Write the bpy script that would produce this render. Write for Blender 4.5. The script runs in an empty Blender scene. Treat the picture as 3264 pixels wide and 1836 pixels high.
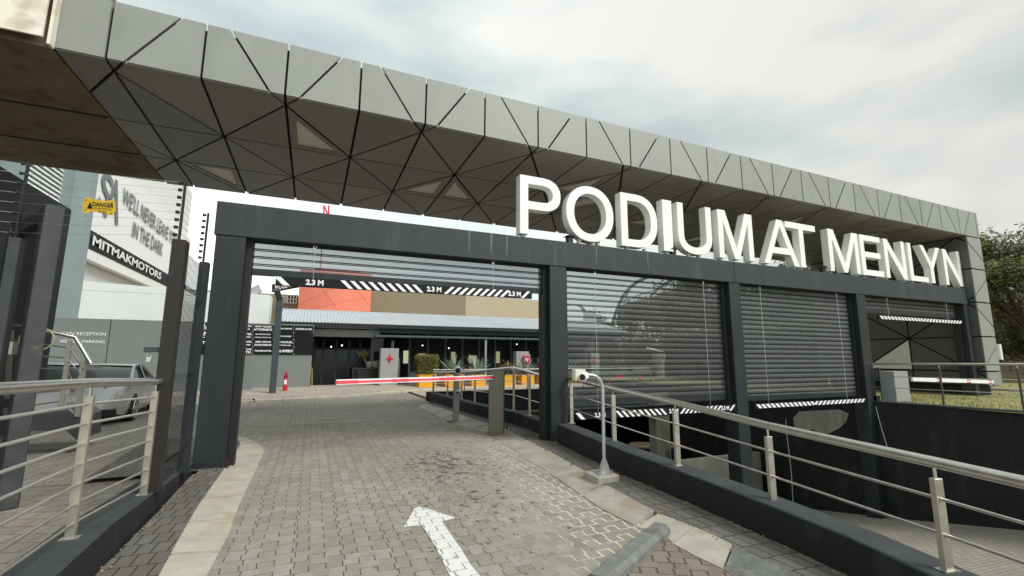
import bpy, bmesh, math, random
from mathutils import Vector, Matrix
PI = math.pi
sc = bpy.context.scene
COL = sc.collection
rnd = random.Random(7)

# ------------------------------------------------------------------ camera, world, sun, exposure
F_PX, YAW, PITCH, ROLL = 1454.24, 0.409049, 0.151352, 0.003131
EYE = Vector((0, 0, 1.5))
def cam_axes():
    cy, sy, cp, sp, cr, sr = math.cos(YAW), math.sin(YAW), math.cos(PITCH), math.sin(PITCH), math.cos(ROLL), math.sin(ROLL)
    f = Vector((sy*cp, cy*cp, sp)); r = Vector((cy, -sy, 0)); u = r.cross(f)
    return cr*r + sr*u, -sr*r + cr*u, f
AR, AU, AF = cam_axes()
cd = bpy.data.cameras.new("camera"); cam = bpy.data.objects.new("camera", cd); COL.objects.link(cam)
cam.matrix_world = Matrix(((AR.x, AU.x, -AF.x, EYE.x), (AR.y, AU.y, -AF.y, EYE.y), (AR.z, AU.z, -AF.z, EYE.z), (0, 0, 0, 1)))
cd.sensor_width = 36; cd.lens = 36*F_PX/3264; cd.clip_start = 0.05; cd.clip_end = 3000
sc.camera = cam
sc.view_settings.view_transform = 'Standard'; sc.view_settings.look = 'None'
sc.view_settings.exposure = 1.0; sc.view_settings.gamma = 1.0
SUN_EL, SUN_AZ = math.radians(42), math.radians(143)      # azimuth clockwise from +Y: behind the camera
w = bpy.data.worlds.new("World"); sc.world = w; w.use_nodes = True
nt = w.node_tree; nt.nodes.clear()
def N(t, k, **kw):
    n = t.nodes.new(k)
    for a, b in kw.items(): setattr(n, a, b)
    return n
out = N(nt, 'ShaderNodeOutputWorld'); bg = N(nt, 'ShaderNodeBackground')
sky = N(nt, 'ShaderNodeTexSky', sky_type='NISHITA', sun_disc=False, sun_elevation=SUN_EL, sun_rotation=SUN_AZ)
sk = N(nt, 'ShaderNodeVectorMath', operation='SCALE'); sk.inputs[3].default_value = 0.07
nt.links.new(sky.outputs[0], sk.inputs[0])
tc = N(nt, 'ShaderNodeTexCoord'); mp = N(nt, 'ShaderNodeMapping'); mp.inputs['Scale'].default_value = (1.0, 1.0, 3.0)
mp.inputs['Location'].default_value = (0.35, 1.2, 0.4)
nz = N(nt, 'ShaderNodeTexNoise'); nz.inputs['Scale'].default_value = 1.5; nz.inputs['Detail'].default_value = 5; nz.inputs['Roughness'].default_value = 0.48
nt.links.new(tc.outputs['Generated'], mp.inputs[0]); nt.links.new(mp.outputs[0], nz.inputs['Vector'])
cr = N(nt, 'ShaderNodeValToRGB')
cr.color_ramp.elements[0].position = 0.40; cr.color_ramp.elements[0].color = (0.245, 0.285, 0.295, 1)
cr.color_ramp.elements[1].position = 0.62; cr.color_ramp.elements[1].color = (0.45, 0.455, 0.435, 1)
e = cr.color_ramp.elements.new(0.5); e.color = (0.32, 0.362, 0.352, 1)
nt.links.new(nz.outputs['Fac'], cr.inputs[0])
# brighter cloud near the horizon to the north-west, duller to the east
sx = N(nt, 'ShaderNodeSeparateXYZ'); nt.links.new(tc.outputs['Generated'], sx.inputs[0])
mr = N(nt, 'ShaderNodeMapRange'); mr.inputs['From Min'].default_value = 0.0; mr.inputs['From Max'].default_value = 0.9
mr.inputs['To Min'].default_value = 1.18; mr.inputs['To Max'].default_value = 0.92
nt.links.new(sx.outputs[0], mr.inputs[0])
mz = N(nt, 'ShaderNodeMapRange'); mz.inputs['From Min'].default_value = 0.08; mz.inputs['From Max'].default_value = 0.42
mz.inputs['To Min'].default_value = 1.75; mz.inputs['To Max'].default_value = 1.0; nt.links.new(sx.outputs[2], mz.inputs[0])
mxx = N(nt, 'ShaderNodeMapRange'); mxx.inputs['From Min'].default_value = 0.3; mxx.inputs['From Max'].default_value = 0.8
mxx.inputs['To Min'].default_value = 1.0; mxx.inputs['To Max'].default_value = 0.0; nt.links.new(sx.outputs[0], mxx.inputs[0])
ml = N(nt, 'ShaderNodeMath', operation='MULTIPLY_ADD'); mz1 = N(nt, 'ShaderNodeMath', operation='SUBTRACT'); mz1.inputs[1].default_value = 1.0
nt.links.new(mz.outputs[0], mz1.inputs[0]); nt.links.new(mz1.outputs[0], ml.inputs[0]); nt.links.new(mxx.outputs[0], ml.inputs[1]); ml.inputs[2].default_value = 1.0
mm2 = N(nt, 'ShaderNodeMath', operation='MULTIPLY'); nt.links.new(ml.outputs[0], mm2.inputs[0]); nt.links.new(mr.outputs[0], mm2.inputs[1])
mc = N(nt, 'ShaderNodeVectorMath', operation='SCALE'); nt.links.new(cr.outputs[0], mc.inputs[0]); nt.links.new(mm2.outputs[0], mc.inputs[3])
mx = N(nt, 'ShaderNodeMix', data_type='RGBA'); mx.inputs[0].default_value = 0.96
nt.links.new(sk.outputs[0], mx.inputs[6]); nt.links.new(mc.outputs[0], mx.inputs[7])
wt = N(nt, 'ShaderNodeMapRange'); wt.inputs['From Min'].default_value = 0.45; wt.inputs['From Max'].default_value = 0.95; nt.links.new(sx.outputs[0], wt.inputs[0])
wm = N(nt, 'ShaderNodeMix', data_type='RGBA', blend_type='MULTIPLY'); wm.inputs[7].default_value = (1.03, 0.99, 0.98, 1)
nt.links.new(wt.outputs[0], wm.inputs[0]); nt.links.new(mx.outputs[2], wm.inputs[6]); nt.links.new(wm.outputs[2], bg.inputs[0]); bg.inputs[1].default_value = 1.0
nt.links.new(bg.outputs[0], out.inputs[0])
sl = bpy.data.lights.new("sun", 'SUN'); sl.energy = 1.5; sl.angle = math.radians(25); sl.color = (1.0, 0.96, 0.9)
so = bpy.data.objects.new("sun", sl); COL.objects.link(so)
sd = Vector((math.sin(SUN_AZ)*math.cos(SUN_EL), math.cos(SUN_AZ)*math.cos(SUN_EL), math.sin(SUN_EL)))
so.rotation_euler = sd.to_track_quat('Z', 'Y').to_euler(); so.location = (0, -10, 20)

# ------------------------------------------------------------------ helpers
def at(u, v, X=None, Y=None, Z=None):
    """world point seen at (u, v) of the 2576 px wide photograph, on the plane X=, Y= or Z="""
    k = 3264/2576
    d = AR*((u*k-1632)/F_PX) + AU*(-(v*k-918)/F_PX) + AF
    if X is not None: t = (X-EYE.x)/d.x
    elif Y is not None: t = (Y-EYE.y)/d.y
    else: t = (Z-EYE.z)/d.z
    return EYE + d*t
def crop(x0, y0, s): return lambda a, b: ((x0+a/s)*2576/3264, (y0+b/s)*2576/3264)
CR1 = crop(1300, 1050, 3.22); CZ1 = crop(1700, 1150, 2.1125); CZ4 = crop(600, 1250, 2.342); CE = crop(2700, 650, 2.2287)
C3 = crop(600, 850, 2.898); C4 = crop(1150, 850, 2.414); C3B = crop(760, 850, 3.22); CS2 = crop(1780, 880, 3.083); CL = crop(0, 1000, 3.45)

class MB:
    def __init__(s): s.v = []; s.f = []; s.smooth = False
    def add(s, vs, fs):
        b = len(s.v); s.v += [tuple(x) for x in vs]; s.f += [tuple(i+b for i in f) for f in fs]; return s
    def box(s, x0, x1, y0, y1, z0, z1):
        vs = [(x, y, z) for z in (z0, z1) for x, y in ((x0, y0), (x1, y0), (x1, y1), (x0, y1))]
        return s.add(vs, [(3, 2, 1, 0), (4, 5, 6, 7), (0, 1, 5, 4), (1, 2, 6, 5), (2, 3, 7, 6), (3, 0, 4, 7)])
    def prism(s, pts, off):
        """closed prism from a planar polygon and an offset vector"""
        n = len(pts); off = Vector(off); P = [Vector(p) for p in pts]
        return s.add([*P, *[p+off for p in P]], [tuple(range(n)), tuple(range(2*n-1, n-1, -1))] + [(i, i+n, (i+1) % n+n, (i+1) % n) for i in range(n)])
    def hexa(s, lo, hi):
        """8-corner solid: lo and hi are lists of 4 points"""
        return s.add(list(lo)+list(hi), [(3, 2, 1, 0), (4, 5, 6, 7), (0, 1, 5, 4), (1, 2, 6, 5), (2, 3, 7, 6), (3, 0, 4, 7)])
    def tube(s, pts, r, seg=10, cap=True):
        P = [Vector(p) for p in pts]; n = len(P); rr = r if isinstance(r, (list, tuple)) else [r]*n
        t0 = (P[1]-P[0]).normalized(); a = t0.orthogonal().normalized(); b0 = len(s.v); vs = []
        for i in range(n):
            t = (P[min(i+1, n-1)]-P[max(i-1, 0)]).normalized()
            a = (a - t*a.dot(t)).normalized(); c = t.cross(a)
            for j in range(seg):
                an = 2*PI*j/seg; vs.append(P[i]+(a*math.cos(an)+c*math.sin(an))*rr[i])
        fs = [(i*seg+j, i*seg+(j+1) % seg, (i+1)*seg+(j+1) % seg, (i+1)*seg+j) for i in range(n-1) for j in range(seg)]
        if cap: fs += [tuple(range(seg-1, -1, -1)), tuple(range((n-1)*seg, n*seg))]
        return s.add(vs, fs)
    def bar(s, p, q, wdt, hgt, up=(0, 0, 1)):
        """rectangular bar from p to q"""
        p = Vector(p); q = Vector(q); t = (q-p).normalized(); up = Vector(up)
        sd = t.cross(up).normalized()*wdt/2; uu = sd.cross(t).normalized()*hgt/2
        return s.hexa([p-sd-uu, p+sd-uu, q+sd-uu, q-sd-uu], [p-sd+uu, p+sd+uu, q+sd+uu, q-sd+uu])
    def lathe(s, prof, c, seg=20):
        vs = []; n = len(prof)
        for r, z in prof:
            for j in range(seg): vs.append((c[0]+r*math.cos(2*PI*j/seg), c[1]+r*math.sin(2*PI*j/seg), c[2]+z))
        fs = [(i*seg+j, i*seg+(j+1) % seg, (i+1)*seg+(j+1) % seg, (i+1)*seg+j) for i in range(n-1) for j in range(seg)]
        fs += [tuple(range(seg-1, -1, -1)), tuple(range((n-1)*seg, n*seg))]
        return s.add(vs, fs)
    def quad(s, *p): return s.add(p, [tuple(range(len(p)))])
    def build(s, name, m, parent=None, bevel=0, smooth=False, **kw):
        me = bpy.data.meshes.new(name); me.from_pydata(s.v, [], s.f); me.update()
        bm = bmesh.new(); bm.from_mesh(me)
        if bevel:
            es = [e for e in bm.edges if len(e.link_faces) == 2 and e.calc_face_angle(0) > 0.6]
            bmesh.ops.bevel(bm, geom=es, offset=bevel, segments=1, profile=0.5, affect='EDGES', clamp_overlap=True)
        bmesh.ops.recalc_face_normals(bm, faces=bm.faces[:])
        bm.to_mesh(me); bm.free()
        if smooth:
            me.shade_smooth() if hasattr(me, 'shade_smooth') else None
            try: me.set_sharp_from_angle(angle=math.radians(40))
            except Exception: pass
        return link(name, me, m, parent, **kw)
def link(name, me, m, parent=None, label=None, cat=None, group=None, kind=None):
    o = bpy.data.objects.new(name, me); COL.objects.link(o)
    if m is not None and me is not None:
        me.materials.clear(); me.materials.append(m)
    if parent is not None:
        o.parent = parent; o.matrix_parent_inverse = Matrix.Translation(-parent.location)
        o.matrix_parent_inverse = parent.matrix_basis.inverted()
    tag(o, label, cat, group, kind); return o
def tag(o, label=None, cat=None, group=None, kind=None):
    if label: o['label'] = label
    if cat: o['category'] = cat
    if group: o['group'] = group
    if kind: o['kind'] = kind
    return o
def thing(name, label, cat, loc=(0, 0, 0), group=None, rz=0):
    o = bpy.data.objects.new(name, None); COL.objects.link(o); o.location = loc; o.rotation_euler = (0, 0, rz)
    o.empty_display_size = 0.2
    return tag(o, label, cat, group)
def struct(name, mb, m, **kw): return mb.build(name, m, None, kind='structure', **kw)
def local(o):
    """children built in the thing's own coordinates"""
    return o
def lpart(mb, name, m, parent, **kw):
    """a part whose mesh is given in the parent's local coordinates"""
    o = mb.build(name, m, None, **kw); o.parent = parent; return o
def copy_tree(o, parent=None):
    c = o.copy(); COL.objects.link(c)
    if parent is not None: c.parent = parent
    for ch in list(o.children): copy_tree(ch, c)
    return c

# ------------------------------------------------------------------ materials
def mat(name, col, rough=0.6, metal=0.0, var=0.12, scale=6.0, bump=0.0, bscale=60.0, streak=0.0, dirt=None, spec=0.5, island=0.0):
    m = bpy.data.materials.new(name); m.use_nodes = True; t = m.node_tree; b = t.nodes['Principled BSDF']
    b.inputs['Roughness'].default_value = rough; b.inputs['Metallic'].default_value = metal
    b.inputs['Specular IOR Level'].default_value = spec
    tcn = N(t, 'ShaderNodeTexCoord'); src = tcn.outputs['Object']
    n = N(t, 'ShaderNodeTexNoise'); n.inputs['Scale'].default_value = scale; n.inputs['Detail'].default_value = 6; n.inputs['Roughness'].default_value = 0.6
    mp_ = N(t, 'ShaderNodeMapping'); t.links.new(src, mp_.inputs[0]); t.links.new(mp_.outputs[0], n.inputs['Vector'])
    if streak: mp_.inputs['Scale'].default_value = (1, 1, streak)
    r = N(t, 'ShaderNodeValToRGB')
    lo = [max(0, c*(1-var)) for c in col]; hi = [min(1, c*(1+var)) for c in col]
    r.color_ramp.elements[0].position = 0.3; r.color_ramp.elements[0].color = (*lo, 1)
    r.color_ramp.elements[1].position = 0.7; r.color_ramp.elements[1].color = (*hi, 1)
    t.links.new(n.outputs['Fac'], r.inputs[0]); last = r.outputs[0]
    if dirt:
        n2 = N(t, 'ShaderNodeTexNoise'); n2.inputs['Scale'].default_value = dirt[1]; n2.inputs['Detail'].default_value = 8
        t.links.new(mp_.outputs[0], n2.inputs['Vector'])
        r2 = N(t, 'ShaderNodeMapRange'); r2.inputs['From Min'].default_value = dirt[2]; r2.inputs['From Max'].default_value = dirt[2]+0.12
        t.links.new(n2.outputs['Fac'], r2.inputs[0])
        mm = N(t, 'ShaderNodeMix', data_type='RGBA'); t.links.new(r2.outputs[0], mm.inputs[0]); t.links.new(last, mm.inputs[6])
        mm.inputs[7].default_value = (*dirt[0], 1); last = mm.outputs[2]
    if island:
        gi = N(t, 'ShaderNodeNewGeometry'); mi_ = N(t, 'ShaderNodeMapRange'); mi_.inputs['To Min'].default_value = 1-island; mi_.inputs['To Max'].default_value = 1+island
        t.links.new(gi.outputs['Random Per Island'], mi_.inputs[0]); vs_ = N(t, 'ShaderNodeVectorMath', operation='SCALE'); t.links.new(last, vs_.inputs[0]); t.links.new(mi_.outputs[0], vs_.inputs[3]); last = vs_.outputs[0]
    t.links.new(last, b.inputs['Base Color'])
    rr = N(t, 'ShaderNodeMapRange'); rr.inputs['To Min'].default_value = max(0.05, rough-0.08); rr.inputs['To Max'].default_value = min(1, rough+0.1)
    t.links.new(n.outputs['Fac'], rr.inputs[0]); t.links.new(rr.outputs[0], b.inputs['Roughness'])
    if bump:
        n3 = N(t, 'ShaderNodeTexNoise'); n3.inputs['Scale'].default_value = bscale; n3.inputs['Detail'].default_value = 4
        t.links.new(src, n3.inputs['Vector'])
        bp = N(t, 'ShaderNodeBump'); bp.inputs['Strength'].default_value = bump; bp.inputs['Distance'].default_value = 0.01
        t.links.new(n3.outputs['Fac'], bp.inputs['Height']); t.links.new(bp.outputs[0], b.inputs['Normal'])
    return m
def emit(name, col, s):
    m = bpy.data.materials.new(name); m.use_nodes = True; b = m.node_tree.nodes['Principled BSDF']
    b.inputs['Base Color'].default_value = (*col, 1); b.inputs['Emission Color'].default_value = (*col, 1); b.inputs['Emission Strength'].default_value = s
    return m
def mth(t, op, a, b=None, c=None):
    n = N(t, 'ShaderNodeMath', operation=op)
    for i, x in enumerate((a, b, c)):
        if x is None: continue
        if isinstance(x, (int, float)): n.inputs[i].default_value = x
        else: t.links.new(x, n.inputs[i])
    return n.outputs[0]
def paver(name, base, joint, bw=0.22, bh=0.11, zig=0.016, rot=0.0, stains=False, white=False, off=0.5, var=0.28, sandy=None, jw=0.006):
    """interlocking clay/concrete pavers: zigzag-edged bricks with per-brick tone, joints and bump"""
    m = bpy.data.materials.new(name); m.use_nodes = True; t = m.node_tree; b = t.nodes['Principled BSDF']
    tcn = N(t, 'ShaderNodeTexCoord'); mp_ = N(t, 'ShaderNodeMapping'); mp_.inputs['Rotation'].default_value = (0, 0, rot)
    t.links.new(tcn.outputs['Object'], mp_.inputs[0]); s = N(t, 'ShaderNodeSeparateXYZ'); t.links.new(mp_.outputs[0], s.inputs[0])
    x, y = s.outputs[0], s.outputs[1]
    wn = N(t, 'ShaderNodeTexNoise'); wn.inputs['Scale'].default_value = 1.3; wn.inputs['Detail'].default_value = 2; t.links.new(mp_.outputs[0], wn.inputs['Vector'])
    wob = mth(t, 'MULTIPLY', mth(t, 'SUBTRACT', wn.outputs['Fac'], 0.5), 0.035)
    x = mth(t, 'ADD', x, wob); y = mth(t, 'ADD', y, wob)
    def zz(c, per):                                   # square-ish zigzag in -1..1
        tr = mth(t, 'PINGPONG', mth(t, 'ADD', c, per*0.25), per*0.5)
        v = mth(t, 'MULTIPLY', mth(t, 'SUBTRACT', tr, per*0.25), 14/per)
        return mth(t, 'MAXIMUM', mth(t, 'MINIMUM', v, 1.0), -1.0)
    if zig:
        x2 = mth(t, 'ADD', x, mth(t, 'MULTIPLY', zz(y, bh*1.0), zig)); y2 = mth(t, 'ADD', y, mth(t, 'MULTIPLY', zz(x, bw*1.0), zig))
    else: x2, y2 = x, y
    cb = N(t, 'ShaderNodeCombineXYZ'); t.links.new(x2, cb.inputs[0]); t.links.new(y2, cb.inputs[1])
    br = N(t, 'ShaderNodeTexBrick'); br.offset = off; br.inputs['Scale'].default_value = 1.0; br.inputs['Brick Width'].default_value = bw
    br.inputs['Row Height'].default_value = bh; br.inputs['Mortar Size'].default_value = jw; br.inputs['Mortar Smooth'].default_value = 0.3
    br.inputs['Color1'].default_value = (0, 0, 0, 1); br.inputs['Color2'].default_value = (1, 1, 1, 1); br.inputs['Mortar'].default_value = (0.5, 0.5, 0.5, 1)
    t.links.new(cb.outputs[0], br.inputs['Vector'])
    tone = N(t, 'ShaderNodeValToRGB'); el = tone.color_ramp.elements
    el[0].color = (*[c*(1-var) for c in base], 1); el[1].color = (*[min(1, c*(1+var)) for c in base], 1)
    e = el.new(0.35); e.color = (base[0]*1.06, base[1]*0.97, base[2]*0.9, 1); e = el.new(0.7); e.color = (base[0]*0.93, base[1]*0.98, base[2]*1.0, 1)
    t.links.new(br.outputs['Color'], tone.inputs[0])
    # coarse patches of dirt and fine grain
    big = N(t, 'ShaderNodeTexNoise'); big.inputs['Scale'].default_value = 0.55; big.inputs['Detail'].default_value = 5; t.links.new(tcn.outputs['Object'], big.inputs['Vector'])
    fine = N(t, 'ShaderNodeTexNoise'); fine.inputs['Scale'].default_value = 70; fine.inputs['Detail'].default_value = 3; t.links.new(tcn.outputs['Object'], fine.inputs['Vector'])
    mul = mth(t, 'MULTIPLY', mth(t, 'ADD', 0.62, mth(t, 'MULTIPLY', big.outputs['Fac'], 0.78)), mth(t, 'ADD', 0.8, mth(t, 'MULTIPLY', fine.outputs['Fac'], 0.4)))
    sc1 = N(t, 'ShaderNodeVectorMath', operation='SCALE'); t.links.new(tone.outputs[0], sc1.inputs[0]); t.links.new(mul, sc1.inputs[3])
    col = sc1.outputs[0]
    if white:
        wv = N(t, 'ShaderNodeTexNoise'); wv.inputs['Scale'].default_value = 14; wv.inputs['Detail'].default_value = 6; t.links.new(tcn.outputs['Object'], wv.inputs['Vector'])
        wr = N(t, 'ShaderNodeMapRange'); wr.inputs['From Min'].default_value = 0.28; wr.inputs['From Max'].default_value = 0.42; t.links.new(wv.outputs['Fac'], wr.inputs[0])
        mw = N(t, 'ShaderNodeMix', data_type='RGBA'); t.links.new(wr.outputs[0], mw.inputs[0]); t.links.new(col, mw.inputs[6]); mw.inputs[7].default_value = (0.74, 0.75, 0.73, 1); col = mw.outputs[2]
    # joint colour: dark, sandy where sand has washed in
    jc = N(t, 'ShaderNodeMix', data_type='RGBA'); jc.inputs[6].default_value = (*joint, 1); jc.inputs[7].default_value = (*(sandy or joint), 1)
    sp = N(t, 'ShaderNodeSeparateXYZ'); t.links.new(tcn.outputs['Object'], sp.inputs[0])
    reg = mth(t, 'SUBTRACT', mth(t, 'ADD', sp.outputs[0], mth(t, 'MULTIPLY', big.outputs['Fac'], 2.2)), mth(t, 'MULTIPLY', sp.outputs[1], 0.30))
    rg = N(t, 'ShaderNodeMapRange'); rg.inputs['From Min'].default_value = 1.0; rg.inputs['From Max'].default_value = 1.9; t.links.new(reg, rg.inputs[0])
    t.links.new(rg.outputs[0], jc.inputs[0])
    mj = N(t, 'ShaderNodeMix', data_type='RGBA'); t.links.new(br.outputs['Fac'], mj.inputs[0]); t.links.new(col, mj.inputs[6]); t.links.new(jc.outputs[2], mj.inputs[7]); col = mj.outputs[2]
    if stains:
        vo = N(t, 'ShaderNodeTexVoronoi'); vo.inputs['Scale'].default_value = 5.5; t.links.new(tcn.outputs['Object'], vo.inputs['Vector'])
        vo2 = N(t, 'ShaderNodeTexVoronoi'); vo2.inputs['Scale'].default_value = 12; t.links.new(tcn.outputs['Object'], vo2.inputs['Vector'])
        en = N(t, 'ShaderNodeTexNoise'); en.inputs['Scale'].default_value = 22; en.inputs['Detail'].default_value = 3; t.links.new(tcn.outputs['Object'], en.inputs['Vector'])
        # blob around (2.0, 6.3), fading outwards
        dx = mth(t, 'MULTIPLY', mth(t, 'SUBTRACT', sp.outputs[0], 2.05), 1.0); dy = mth(t, 'MULTIPLY', mth(t, 'SUBTRACT', sp.outputs[1], 5.9), 0.75)
        dist = mth(t, 'SQRT', mth(t, 'ADD', mth(t, 'MULTIPLY', dx, dx), mth(t, 'MULTIPLY', dy, dy)))
        lim = mth(t, 'SUBTRACT', 0.52, mth(t, 'MULTIPLY', dist, 0.26))
        d1 = mth(t, 'ADD', vo.outputs['Distance'], mth(t, 'MULTIPLY', mth(t, 'SUBTRACT', en.outputs['Fac'], 0.5), 0.35))
        s1 = mth(t, 'LESS_THAN', d1, mth(t, 'MULTIPLY', lim, 0.62))
        d2 = mth(t, 'ADD', vo2.outputs['Distance'], mth(t, 'MULTIPLY', mth(t, 'SUBTRACT', en.outputs['Fac'], 0.5), 0.3))
        s2 = mth(t, 'LESS_THAN', d2, mth(t, 'MULTIPLY', lim, 0.62))
        sm = mth(t, 'MULTIPLY', mth(t, 'MAXIMUM', s1, s2), 0.62)
        ms = N(t, 'ShaderNodeMix', data_type='RGBA'); t.links.new(sm, ms.inputs[0]); t.links.new(col, ms.inputs[6]); ms.inputs[7].default_value = (0.022, 0.02, 0.018, 1); col = ms.outputs[2]
    t.links.new(col, b.inputs['Base Color']); b.inputs['Roughness'].default_value = 0.85
    hgt = mth(t, 'SUBTRACT', mth(t, 'ADD', mth(t, 'MULTIPLY', br.outputs['Color'], 0.2), mth(t, 'MULTIPLY', fine.outputs['Fac'], 0.12)), mth(t, 'MULTIPLY', br.outputs['Fac'], 0.9))
    bp = N(t, 'ShaderNodeBump'); bp.inputs['Strength'].default_value = 0.8; bp.inputs['Distance'].default_value = 0.006
    t.links.new(hgt, bp.inputs['Height']); t.links.new(bp.outputs[0], b.inputs['Normal'])
    return m
def zpaver(name, base, joint, sandy, P=0.20, W=0.115, var=0.13, stains=False, white=False, jw=0.0032, rot=0.0, asphalt=True):
    """S-shaped interlocking pavers: half-lapped columns, a jagged full joint at every third column"""
    m = bpy.data.materials.new(name); m.use_nodes = True; t = m.node_tree; b = t.nodes['Principled BSDF']
    tcn = N(t, 'ShaderNodeTexCoord'); obj = tcn.outputs['Object']; mp_ = N(t, 'ShaderNodeMapping'); mp_.inputs['Rotation'].default_value = (0, 0, rot)
    t.links.new(obj, mp_.inputs[0]); s = N(t, 'ShaderNodeSeparateXYZ'); t.links.new(mp_.outputs[0], s.inputs[0])
    wn = N(t, 'ShaderNodeTexNoise'); wn.inputs['Scale'].default_value = 1.6; wn.inputs['Detail'].default_value = 3; t.links.new(obj, wn.inputs['Vector'])
    ws = N(t, 'ShaderNodeSeparateColor'); t.links.new(wn.outputs['Color'], ws.inputs[0])
    en = N(t, 'ShaderNodeTexNoise'); en.inputs['Scale'].default_value = 45; en.inputs['Detail'].default_value = 3; t.links.new(obj, en.inputs['Vector'])
    es = N(t, 'ShaderNodeSeparateColor'); t.links.new(en.outputs['Color'], es.inputs[0])
    x = mth(t, 'ADD', s.outputs[0], mth(t, 'ADD', mth(t, 'MULTIPLY', ws.outputs[0], 0.05), mth(t, 'MULTIPLY', es.outputs[0], 0.010)))
    y = mth(t, 'ADD', s.outputs[1], mth(t, 'ADD', mth(t, 'MULTIPLY', ws.outputs[1], 0.05), mth(t, 'MULTIPLY', es.outputs[1], 0.010)))
    y = mth(t, 'ADD', y, 100.0); x = mth(t, 'ADD', x, 69.0*W*3)
    ph = mth(t, 'FRACT', mth(t, 'DIVIDE', y, P))
    jog = mth(t, 'MULTIPLY', mth(t, 'SUBTRACT', mth(t, 'LESS_THAN', ph, 0.5), 0.5), 0.022)
    xj = mth(t, 'ADD', x, jog)
    c = mth(t, 'FLOOR', mth(t, 'DIVIDE', xj, W)); c3 = mth(t, 'MODULO', c, 3.0)
    mid = mth(t, 'MULTIPLY', mth(t, 'GREATER_THAN', c3, 0.5), mth(t, 'LESS_THAN', c3, 1.5))
    ys = mth(t, 'ADD', mth(t, 'DIVIDE', y, P), mth(t, 'MULTIPLY', mid, 0.5))
    fr = mth(t, 'FRACT', ys); dy = mth(t, 'MULTIPLY', mth(t, 'MINIMUM', fr, mth(t, 'SUBTRACT', 1.0, fr)), P)
    b_ = mth(t, 'ROUND', mth(t, 'DIVIDE', xj, W)); dx = mth(t, 'ABSOLUTE', mth(t, 'SUBTRACT', xj, mth(t, 'MULTIPLY', b_, W)))
    b3 = mth(t, 'MODULO', b_, 3.0); full = mth(t, 'LESS_THAN', b3, 0.5)
    half = mth(t, 'MULTIPLY', mth(t, 'LESS_THAN', ph, 0.5), mth(t, 'SUBTRACT', 1.0, full))
    hard = mth(t, 'MAXIMUM', full, half)
    dxx = mth(t, 'ADD', dx, mth(t, 'MULTIPLY', mth(t, 'SUBTRACT', 1.0, hard), 1.0))
    dyy = mth(t, 'ADD', mth(t, 'MULTIPLY', dy, 1.5), 0.0)
    dmin = mth(t, 'MINIMUM', dxx, dyy)
    med = N(t, 'ShaderNodeTexNoise'); med.inputs['Scale'].default_value = 7; med.inputs['Detail'].default_value = 5; t.links.new(obj, med.inputs['Vector'])
    sp = N(t, 'ShaderNodeSeparateXYZ'); t.links.new(obj, sp.inputs[0])
    reg = mth(t, 'SUBTRACT', mth(t, 'ADD', sp.outputs[0], mth(t, 'MULTIPLY', mth(t, 'SUBTRACT', med.outputs['Fac'], 0.5), 1.8)), mth(t, 'ADD', 1.0, mth(t, 'MULTIPLY', sp.outputs[1], 0.17)))
    rg = N(t, 'ShaderNodeMapRange'); rg.inputs['From Min'].default_value = -0.3; rg.inputs['From Max'].default_value = 0.7; t.links.new(reg, rg.inputs[0])
    dmin = mth(t, 'SUBTRACT', dmin, mth(t, 'MULTIPLY', rg.outputs[0], 0.0045))
    jt = N(t, 'ShaderNodeMapRange'); jt.interpolation_type = 'SMOOTHSTEP'; jt.inputs['From Min'].default_value = jw*0.4; jt.inputs['From Max'].default_value = jw*1.9
    jt.inputs['To Min'].default_value = 1.0; jt.inputs['To Max'].default_value = 0.0; t.links.new(dmin, jt.inputs[0])
    # tone per tile
    cid = N(t, 'ShaderNodeCombineXYZ'); t.links.new(mth(t, 'FLOOR', mth(t, 'DIVIDE', c, 3.0)), cid.inputs[0]); t.links.new(mth(t, 'FLOOR', ys), cid.inputs[1]); t.links.new(mid, cid.inputs[2])
    wh = N(t, 'ShaderNodeTexWhiteNoise'); t.links.new(cid.outputs[0], wh.inputs['Vector'])
    tone = N(t, 'ShaderNodeValToRGB'); el = tone.color_ramp.elements
    el[0].color = (base[0]*(1-var)*1.03, base[1]*(1-var), base[2]*(1-var)*.98, 1); el[1].color = (*[q*(1+var) for q in base], 1)
    e = el.new(0.45); e.color = (base[0]*1.04, base[1]*0.99, base[2]*0.93, 1)
    t.links.new(wh.outputs['Value'], tone.inputs[0])
    big = N(t, 'ShaderNodeTexNoise'); big.inputs['Scale'].default_value = 0.5; big.inputs['Detail'].default_value = 6; big.inputs['Roughness'].default_value = .55; t.links.new(obj, big.inputs['Vector'])
    fine = N(t, 'ShaderNodeTexNoise'); fine.inputs['Scale'].default_value = 110; fine.inputs['Detail'].default_value = 4; t.links.new(obj, fine.inputs['Vector'])
    mul = mth(t, 'MULTIPLY', mth(t, 'ADD', 0.66, mth(t, 'MULTIPLY', big.outputs['Fac'], 0.68)), mth(t, 'MULTIPLY', mth(t, 'ADD', 0.72, mth(t, 'MULTIPLY', fine.outputs['Fac'], 0.56)), mth(t, 'ADD', 0.8, mth(t, 'MULTIPLY', med.outputs['Fac'], 0.4))))
    sc1 = N(t, 'ShaderNodeVectorMath', operation='SCALE'); t.links.new(tone.outputs[0], sc1.inputs[0]); t.links.new(mul, sc1.inputs[3]); col = sc1.outputs[0]
    sp = N(t, 'ShaderNodeSeparateXYZ'); t.links.new(obj, sp.inputs[0])
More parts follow.
